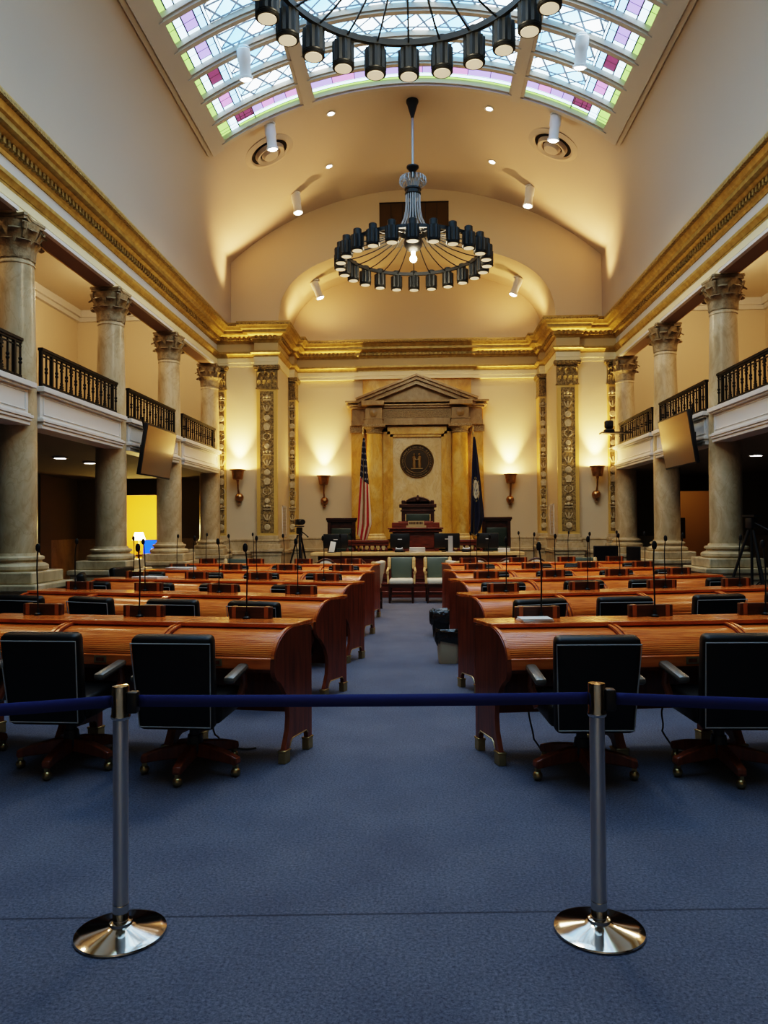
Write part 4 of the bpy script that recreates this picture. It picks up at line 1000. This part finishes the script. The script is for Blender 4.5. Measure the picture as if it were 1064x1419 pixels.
def make_block(label):
    t=thing('name_block',label,'name block',group='wooden name blocks on the desks')
    MB().box(-.165,.165,-.022,.022,0,.085).build('block','wblock',t,bevel=.004)
    for q in (-1,1): MB().box(q*.125-.016,q*.125+.016,-.026,.026,.0,.088).build('band','wband',t,bevel=.003)
    return t
RN=['nearest','second','third','fourth','farthest']
ROWS={-1:[(-.80,5.60,8,.85,3),(-.73,7.52,14,.87,4),(-.69,9.36,14,.90,4),(-.69,11.45,11,.90,4),(-.71,13.5,7,.90,4)],
       1:[(.39,5.60,8,.85,3),(.37,7.74,14,.88,4),(.36,9.72,14,.90,4),(.355,11.68,11,.90,4),(.38,13.7,9,.90,4)]}
CHAIR1={(-1,0,0):(-1.50,5.05,-.05),(-1,0,1):(-2.38,5.15,-.04),(-1,0,2):(-3.22,5.20,-.02),(1,0,0):(1.03,5.03,.04),(1,0,1):(1.93,5.12,.03),(1,0,2):(2.80,5.25,.0)}
protos={}
MB_OF={}
for sgn,side in ((-1,'left'),(1,'right')):
    for r,(x0,y0,ad,W,n) in enumerate(ROWS[sgn]):
        a=R(ad); d=Vector((sgn*Cs(a),S(a))); rz=sgn*a; nrm=Vector((-S(rz),Cs(rz)))
        for i in range(n):
            p=Vector((x0,y0))+d*(W*(i+.5))
            who='%s %s row'%(RN[r],side); pos=('first from the aisle' if i==0 else '%s from the aisle'%ORD[i])
            key=('desk',W,sgn); lab='mahogany rolltop desk with slatted front, %s in the %s'%(pos,who)
            if key not in protos: protos[key]=o=make_desk(lab,W,sgn)
            else: o=copy_tree(protos[key],lab)
            o.location=(p.x,p.y,0); o.rotation_euler=(0,0,rz)
            q=p-nrm*.55
            c=CHAIR1.get((sgn,r,i))
            if c is None: jx=random.uniform(-.07,.07); q=q+d*jx-nrm*random.uniform(0,.06); c=(q.x,q.y,rz+random.uniform(-.14,.14))
            lab='black leather swivel chair at the desk %s, %s'%(pos,who)
            if 'chair' not in protos: protos['chair']=o=make_chair(lab)
            else: o=copy_tree(protos['chair'],lab)
            o.location=(c[0],c[1],0); o.rotation_euler=(0,0,c[2])
            m=p-nrm*.075+d*(.045*(1 if sgn<0 else 1)); lab='thin black gooseneck microphone on the desk %s, %s'%(pos,who)
            if 'mic' not in protos: protos['mic']=o=make_mic(lab)
            else: o=copy_tree(protos['mic'],lab)
            o.location=(m.x,m.y,.935); o.rotation_euler=(0,0,random.uniform(-1,1)+ (PI if random.random()<.3 else 0))
            b=p-nrm*.02+Vector((-sgn*-1*.03,0)); lab='banded dark wooden name block on the desk %s, %s'%(pos,who)
            if 'block' not in protos: protos['block']=o=make_block(lab)
            else: o=copy_tree(protos['block'],lab)
            o.location=(b.x,b.y,.935); o.rotation_euler=(0,0,rz)
papers('paper_sheet','white sheet of paper on the right nearest desk row at the aisle',(.80,5.46,.936),.12,.22,.16,2,'paper')
papers('paper_sheet','open white papers on the left third desk row near the column',(-3.55,9.95,.936),-.3,.42,.22,2,'paper')
papers('paper_sheet','open white papers on the left fourth desk row farthest from the aisle',(-3.75,11.9,.936),-.2,.42,.22,3,'paper')
# ------------------------------------------------------------------ waste bins
def make_bin(label,loc,bodymat,bagdrop):
    t=thing('waste_bin',label,'waste bin',loc,random.uniform(-.1,.1),'waste bins in the aisle')
    def ring(z,w,d,r,n=6):
        pts=[]
        for cx,cy,a0 in ((w-r,d-r,0),(-w+r,d-r,PI/2),(-w+r,-d+r,PI),(w-r,-d+r,1.5*PI)):
            for k in range(n): a=a0+PI/2*k/(n-1); pts.append((cx+r*Cs(a),cy+r*S(a),z))
        return pts
    def loft(mb,rings,cap0=True):
        n=len(rings[0]); vs=[p for q in rings for p in q]; fs=[]
        for i in range(len(rings)-1):
            for j in range(n): fs.append((i*n+j,i*n+(j+1)%n,(i+1)*n+(j+1)%n,(i+1)*n+j))
        if cap0: fs.append(tuple(range(n))[::-1])
        mb.add(vs,fs)
    mb=MB(); loft(mb,[ring(0,.105,.085,.04),ring(.01,.11,.09,.045),ring(.36,.135,.11,.05)]); mb.build('bin_body',bodymat,t)
    mb=MB(); rs=[]
    for k,(z,o) in enumerate(((.36-bagdrop,.012),(.36-bagdrop*.6,.02),(.37,.022),(.385,.012),(.37,-.01),(.2,-.02))):
        g=ring(z,.133+o,.108+o,.05); rs.append([(x*(1+random.uniform(-.07,.08)),y*(1+random.uniform(-.07,.08)),z+random.uniform(-.018,.018)*(2.5 if k==0 else 1)) for x,y,z in g])
    loft(mb,rs,False); mb.build('bin_bag','bag',t,smooth=60); return t
make_bin('beige waste bin lined with a black bag, beside the right aisle desks',(.315,9.05,0),'bin',.13)
make_bin('black waste bin lined with a black bag, behind the beige bin',(.285,11.15,0),'black',.16)
# ------------------------------------------------------------------ belt barrier
def make_post(label,loc,rz):
    t=thing('belt_stanchion',label,'stanchion',loc,rz,'steel belt stanchions')
    MB().lathe([(.176,0),(.178,.006),(.176,.012),(.15,.02),(.06,.034),(.045,.04),(.045,.052),(.034,.056)],64).build('base','chrome',t)
    MB().lathe([(.030,.05),(.030,.86)],32).build('pole','tubesteel',t)
    MB().lathe([(.034,.85),(.038,.856),(.038,.865),(.035,.87),(.035,.975),(.033,.982),(1e-4,.986)],32).build('head','chrome',t)
    MB().lathe([(.031,.06),(.0315,.061),(.0315,.12),(.031,.121)],32).build('collar','chrome',t)
    MB().rbox((.052,0,.918),(.04,.05,.085),.008,2).build('belt_cassette','black',t)
    return t
P=[(-3.05,2.62,.0),(-1.20,3.03,.02),(.70,3.12,0),(2.75,2.95,0)]
po=make_post('polished steel belt post, left of the two in the foreground',(P[1][0],P[1][1],0),.03)
copy_tree(po,'polished steel belt post, right of the two in the foreground',(P[2][0],P[2][1],0),-.06)
copy_tree(po,'polished steel belt post beyond the left edge of the photo',(P[0][0],P[0][1],0),.2)
copy_tree(po,'polished steel belt post beyond the right edge of the photo',(P[3][0],P[3][1],0),0)
def belt(a,b,sag,label,tw):
    A=Vector((a[0],a[1],.922)); B=Vector((b[0],b[1],.922)); d=(B-A).normalized(); A=A+d*.07; B=B-d*.036
    def f(u,v):
        p=A.lerp(B,u); w=.048; t=tw*S(PI*min(u*1.0,1))*.5; n=Vector((-d.y,d.x,0))
        k=v-.5; p=p+Vector((0,0,1))*(w*k*Cs(t))+n*(w*k*S(t)); p.z-=sag*4*u*(1-u); return p
    mb=MB().grid(f,48,2); o=mb.build('barrier_belt','belt',smooth=60); sd=o.modifiers.new('Solid','SOLIDIFY'); sd.thickness=.002
    return tag(o,label,'barrier belt','navy barrier belts')
belt(P[0],P[1],.02,'navy webbing belt running left from the left steel post',.25); belt(P[1],P[2],.004,'navy webbing belt stretched across the aisle between the two steel posts',.3); belt(P[2],P[3],.012,'navy webbing belt running right from the right steel post',.2)
# ------------------------------------------------------------------ hanging screens
def make_tv(label,loc,rz):
    t=thing('hanging_screen',label,'television',loc,rz,'hanging television screens')     # local: faces -y, 1.66 wide
    rt=Matrix.Rotation(R(9),4,'X')
    mb=MB().rbox((0,.03,0),(1.66,.07,.95),.012,2); mb.xf(rt); mb.build('casing','black',t)
    mb=MB().box(-.80,.80,-.008,-.004,-.445,.445); mb.xf(rt); mb.build('screen','screen',t)
    mb=MB().bar((-.5,.08,.2),(-.5,.14,.62),.03,.03); mb.bar((.5,.08,.2),(.5,.14,.62),.03,.03); mb.box(-.6,.6,.09,.15,-.1,.1); mb.build('mount','iron',t)
make_tv('wide black hanging screen under the left balcony front',(XC-4.86,14.50,3.02),PI/2); make_tv('wide black hanging screen under the right balcony front',(XC+4.84,14.35,3.12),-PI/2)
# ------------------------------------------------------------------ cameras
def make_tripod(label,loc,h,spread,rz,body):
    t=thing('camera_tripod',label,'tripod',loc,rz)
    for k in range(3):
        a=2*PI*k/3+.4
        MB().tube([(.04*Cs(a),.04*S(a),h*.86),(spread*.55*Cs(a),spread*.55*S(a),h*.42),(spread*Cs(a),spread*S(a),0)],[.022,.020,.014],8).build('leg','black',t)
    mb=MB()
    for k in range(3): a=2*PI*k/3+.4; mb.bar((0,0,h*.36),(spread*.55*Cs(a),spread*.55*S(a),h*.42),.014,.014)
    mb.cyl((0,0,h*.34),(0,0,h*.90),.02,n=10); mb.build('spreader','black',t)
    MB().rbox((0,0,h*.92),(.12,.14,.16),.02,2).box(-.07,.07,-.14,.14,h*.975,h*.99).build('head','black',t)
    MB().tube([(0,-.08,h*.92),(.05,-.3,h*.86),(.06,-.42,h*.83)],[.012,.012,.018],8).build('pan_handle','black',t)
    if body:
        b=MB().rbox((0,.02,h*1.045),(.13,.24,.14),.02,2).build('camera_body','black',t)
        mb=MB().lathe([(.05,0),(.05,.10),(.06,.11),(.06,.16)],14); mb.xf(Matrix.Translation((0,-.09,h*1.045))@Matrix.Rotation(PI/2,4,'X')); mb.build('camera_lens','black',b)
    return t
make_tripod('black video tripod with camera before the left end of the clerks\' table',(-2.86,18.1,0),1.62,.42,.5,True)
tr=make_tripod('black video tripod without camera before the nearest right marble column',(4.95,11.75,0),1.75,.50,.3,False)
t=thing('shelf_camera','small black robotic camera on a bracket shelf by the farthest right column','camera',(4.62,18.9,3.80))
MB().box(-.22,.30,-.16,.16,0,.03).bar((.30,0,.015),(.55,0,.015),.10,.03).build('shelf','black',t); MB().rbox((-.02,0,.07),(.22,.2,.08),.02,2).build('base','black',t)
MB().rbox((-.02,0,.22),(.20,.17,.20),.04,3).build('camera_head','black',t)
mb=MB().lathe([(.05,0),(.05,.06),(.06,.07)],14); mb.xf(Matrix.Translation((-.02,-.08,.22))@Matrix.Rotation(PI/2,4,'X')); mb.build('camera_lens','black',t)
# ------------------------------------------------------------------ press desk, spare chairs, doorway things
t=thing('side_table','dark wood side table carrying a monitor at the right, beyond the desk rows','table',(3.86,16.0,0),-.05)
MB().box(-.75,.75,-.32,.32,.70,.74).build('table_top','wred',t)
for x in (-.68,.68):
    for y in (-.26,.26): MB().box(x-.03,x+.03,y-.03,y+.03,0,.70).build('leg','wred',t)
for x,w,h,rz,lab,pz in ((3.80,.50,.36,0,'wide black monitor on the right side table',.74),(4.36,.30,.34,-.7,'narrow turned black monitor on the right side table',.74)):
    t=thing('monitor',lab,'monitor',(x,15.98,pz),rz); MB().rbox((0,0,.06+h/2),(w,.04,h),.01,2).build('screen_case','black',t); MB().box(-w*.46,w*.46,-.023,-.020,.08,.04+h).build('screen','screenoff',t); MB().box(-.1,.1,-.08,.08,0,.02).box(-.03,.03,-.01,.02,.02,.1).build('stand','black',t)
pc=protos['chair']
copy_tree(pc,'dark swivel chair beside the nearest left column pedestal',(-4.50,10.95,0),-1.2)
copy_tree(pc,'dark swivel chair between the first two left column pedestals',(-4.52,12.25,0),-1.9)
a3=make_armchair('grey_leather_chair','grey-green leather chair beyond the left farthest desk row',(-3.80,15.9,0),0,'green','green','grey-green chairs behind the desk rows'); copy_tree(a3,'grey-green leather chair left of the side table monitors',(3.30,15.9,0),0)
t=thing('table_lamp','lit table lamp with pleated shade in the yellow doorway','lamp',(-8.56,23.05,.75))
MB().lathe([(.09,0),(.09,.02),(.03,.05),(.05,.1),(.025,.15),(.045,.22),(.02,.28),(.03,.33),(.012,.36),(.012,.46)],14).build('base','brass',t)
MB().lathe([(.20,.44),(.19,.47),(.12,.68),(.11,.68)],20).build('lamp_shade','shade',t)
t=thing('console_table','table carrying the lamp in the yellow doorway','table',(-8.15,23.05,0)); MB().box(-.55,.75,-.25,.25,.70,.75).build('table_top','wred',t)
for x in (-.5,.7):
    for y in (-.2,.2): MB().box(x-.025,x+.025,y-.025,y+.025,0,.70).build('leg','wred',t)
t=thing('monitor','bright blue monitor screen in the yellow doorway','monitor',(-8.08,22.85,.75)); MB().rbox((0,.02,.24),(.56,.035,.44),.01,2).build('screen_case','black',t); MB().box(-.265,.265,-.004,.0,.035,.445).build('screen','blue',t); MB().box(-.1,.1,-.05,.08,0,.02).box(-.03,.03,.03,.05,.02,.12).build('stand','black',t)
t=thing('wall_cabinet','square dark cabinet seen through the right doorway','cabinet',(7.55,23.4,1.15)); MB().box(-.32,.32,-.15,.15,0,.62).build('case','dkwall',t); MB().box(-.28,.28,-.165,-.15,.04,.58).build('door','wdark',t); MB().box(-.26,.26,-.1,.1,-1.15,0).build('stand','dkwall',t)
def cable(pts,label): 
    P=[Vector(p) for p in pts]; Q=[]
    for i in range(len(P)-1):
        for k in range(6): u=k/6; Q.append(P[i].lerp(P[i+1],u)+Vector((0,.02*S(u*PI*2),0)))
    o=MB().tube(Q+[P[-1]],.006,6).build('power_cable','cable'); tag(o,label,'cable','loose cables under the desks')
cable([(.75,5.45,.30),(.78,5.42,.12),(.86,5.36,.008),(1.0,5.42,.008),(1.15,5.36,.008),(1.3,5.4,.008)],'loose grey cable on the carpet under the right desk at the aisle')
cable([(1.72,5.6,.30),(1.70,5.55,.15),(1.78,5.5,.008),(1.95,5.55,.008),(2.1,5.5,.008)],'loose grey cable on the carpet under the second right desk')
cable([(-1.55,5.6,.28),(-1.5,5.55,.1),(-1.4,5.5,.008),(-1.2,5.55,.008)],'loose grey cable on the carpet under the left desk at the aisle')
# ------------------------------------------------------------------ lights
def light(kind,loc,energy,col,size=.1,rot=None,aim=None,**k):
    l=bpy.data.lights.new(kind.lower()+'_lamp',kind); l.energy=energy; l.color=col
    if kind=='AREA': l.size=size
    else: l.shadow_soft_size=size
    for a,b in k.items(): setattr(l,a,b)
    o=bpy.data.objects.new(l.name,l); COL.objects.link(o); o.location=loc
    if aim is not None: o.rotation_euler=Vector(aim).to_track_quat('-Z','Y').to_euler()
    return o
WARM=(1,.61,.28); WW=(1,.72,.42)
for p,_ in SCON:
    light('POINT',(p[0],p[1]-.25,p[2]-.025),26,(1,.70,.28),.04)
    light('SPOT',(p[0],p[1]-.25,p[2]+.01),330,(1,.70,.28),.05,aim=(0,.16,1),spot_size=R(62),spot_blend=1.)
for (t,p,d),e in zip(SL,(120,120,60,40,120,120,60,40)): light('SPOT',p,e,WW,.07,aim=d,spot_size=R(95),spot_blend=.7)
for x in (-4.45,4.22): light('SPOT',(x,20.0,7.06),330,WARM,.08,aim=(-.08*(1 if x>0 else -1),-.62,1),spot_size=R(74),spot_blend=.6)
for x in (-3.25,3.05): light('SPOT',(x,21.5,7.06),60,WARM,.08,aim=(.35 if x<0 else -.35,0,1),spot_size=R(150),spot_blend=.9)
for y in (16.02,7.6): light('POINT',(-.1,y,7.02),95,(1,.82,.55),.4)
for x in (-7.2,7.0):
    for y in (9,14,19): light('POINT',(x,y,7.3),52,(1,.76,.48),.15)
for x,y in ((-7.1,14.86),(-7.04,16.1),(6.81,15.9)): light('SPOT',(x,y,2.93),14,WW,.08,aim=(0,0,-1),spot_size=R(130),spot_blend=.7)
light('POINT',(-8.5,22.95,1.55),85,(1,.72,.22),.1); light('POINT',(7.9,23.4,2.8),12,(1,.66,.3),.1)
struct('floor_reflection_slab',MB().box(-2.2,2.2,YN,-.55,0,.006),'stone','unseen pale marble slab behind the camera, added for reflections in the posts',smooth=None)  # unseen slab added so the steel posts reflect something pale
light('SPOT',(0,-1.8,3.6),160,(.95,.97,1),.3,aim=(0,0,-1),spot_size=R(80),spot_blend=.6)  # added lamp that only brightens the slab, no fixture belongs to it
# ------------------------------------------------------------------ world and camera
w=bpy.data.worlds.new('World'); sc.world=w; w.use_nodes=True; w.node_tree.nodes['Background'].inputs[0].default_value=(.02,.018,.016,1); w.node_tree.nodes['Background'].inputs[1].default_value=.3
yaw,pit,rol=R(2.69),R(.94),R(.35)
f=Vector((-S(yaw)*Cs(pit),Cs(yaw)*Cs(pit),S(pit))); r_=Vector((Cs(yaw),S(yaw),0)); u_=r_.cross(f)
r2=r_*Cs(rol)-u_*S(rol); u2=u_*Cs(rol)+r_*S(rol)
cam=bpy.data.cameras.new('Camera'); co=bpy.data.objects.new('Camera',cam); COL.objects.link(co)
co.matrix_world=Matrix(((r2.x,u2.x,-f.x,0),(r2.y,u2.y,-f.y,0),(r2.z,u2.z,-f.z,1.62),(0,0,0,1)))
cam.sensor_fit='AUTO'; cam.sensor_width=36; cam.lens=1065/1419*36; cam.clip_end=100; sc.camera=co
sc.view_settings.view_transform='Filmic'; sc.view_settings.look='High Contrast'; sc.view_settings.exposure=0.92
sc.cycles.max_bounces=7; sc.cycles.diffuse_bounces=4; sc.cycles.glossy_bounces=3; sc.cycles.sample_clamp_indirect=6; sc.cycles.caustics_reflective=False; sc.cycles.caustics_refractive=False
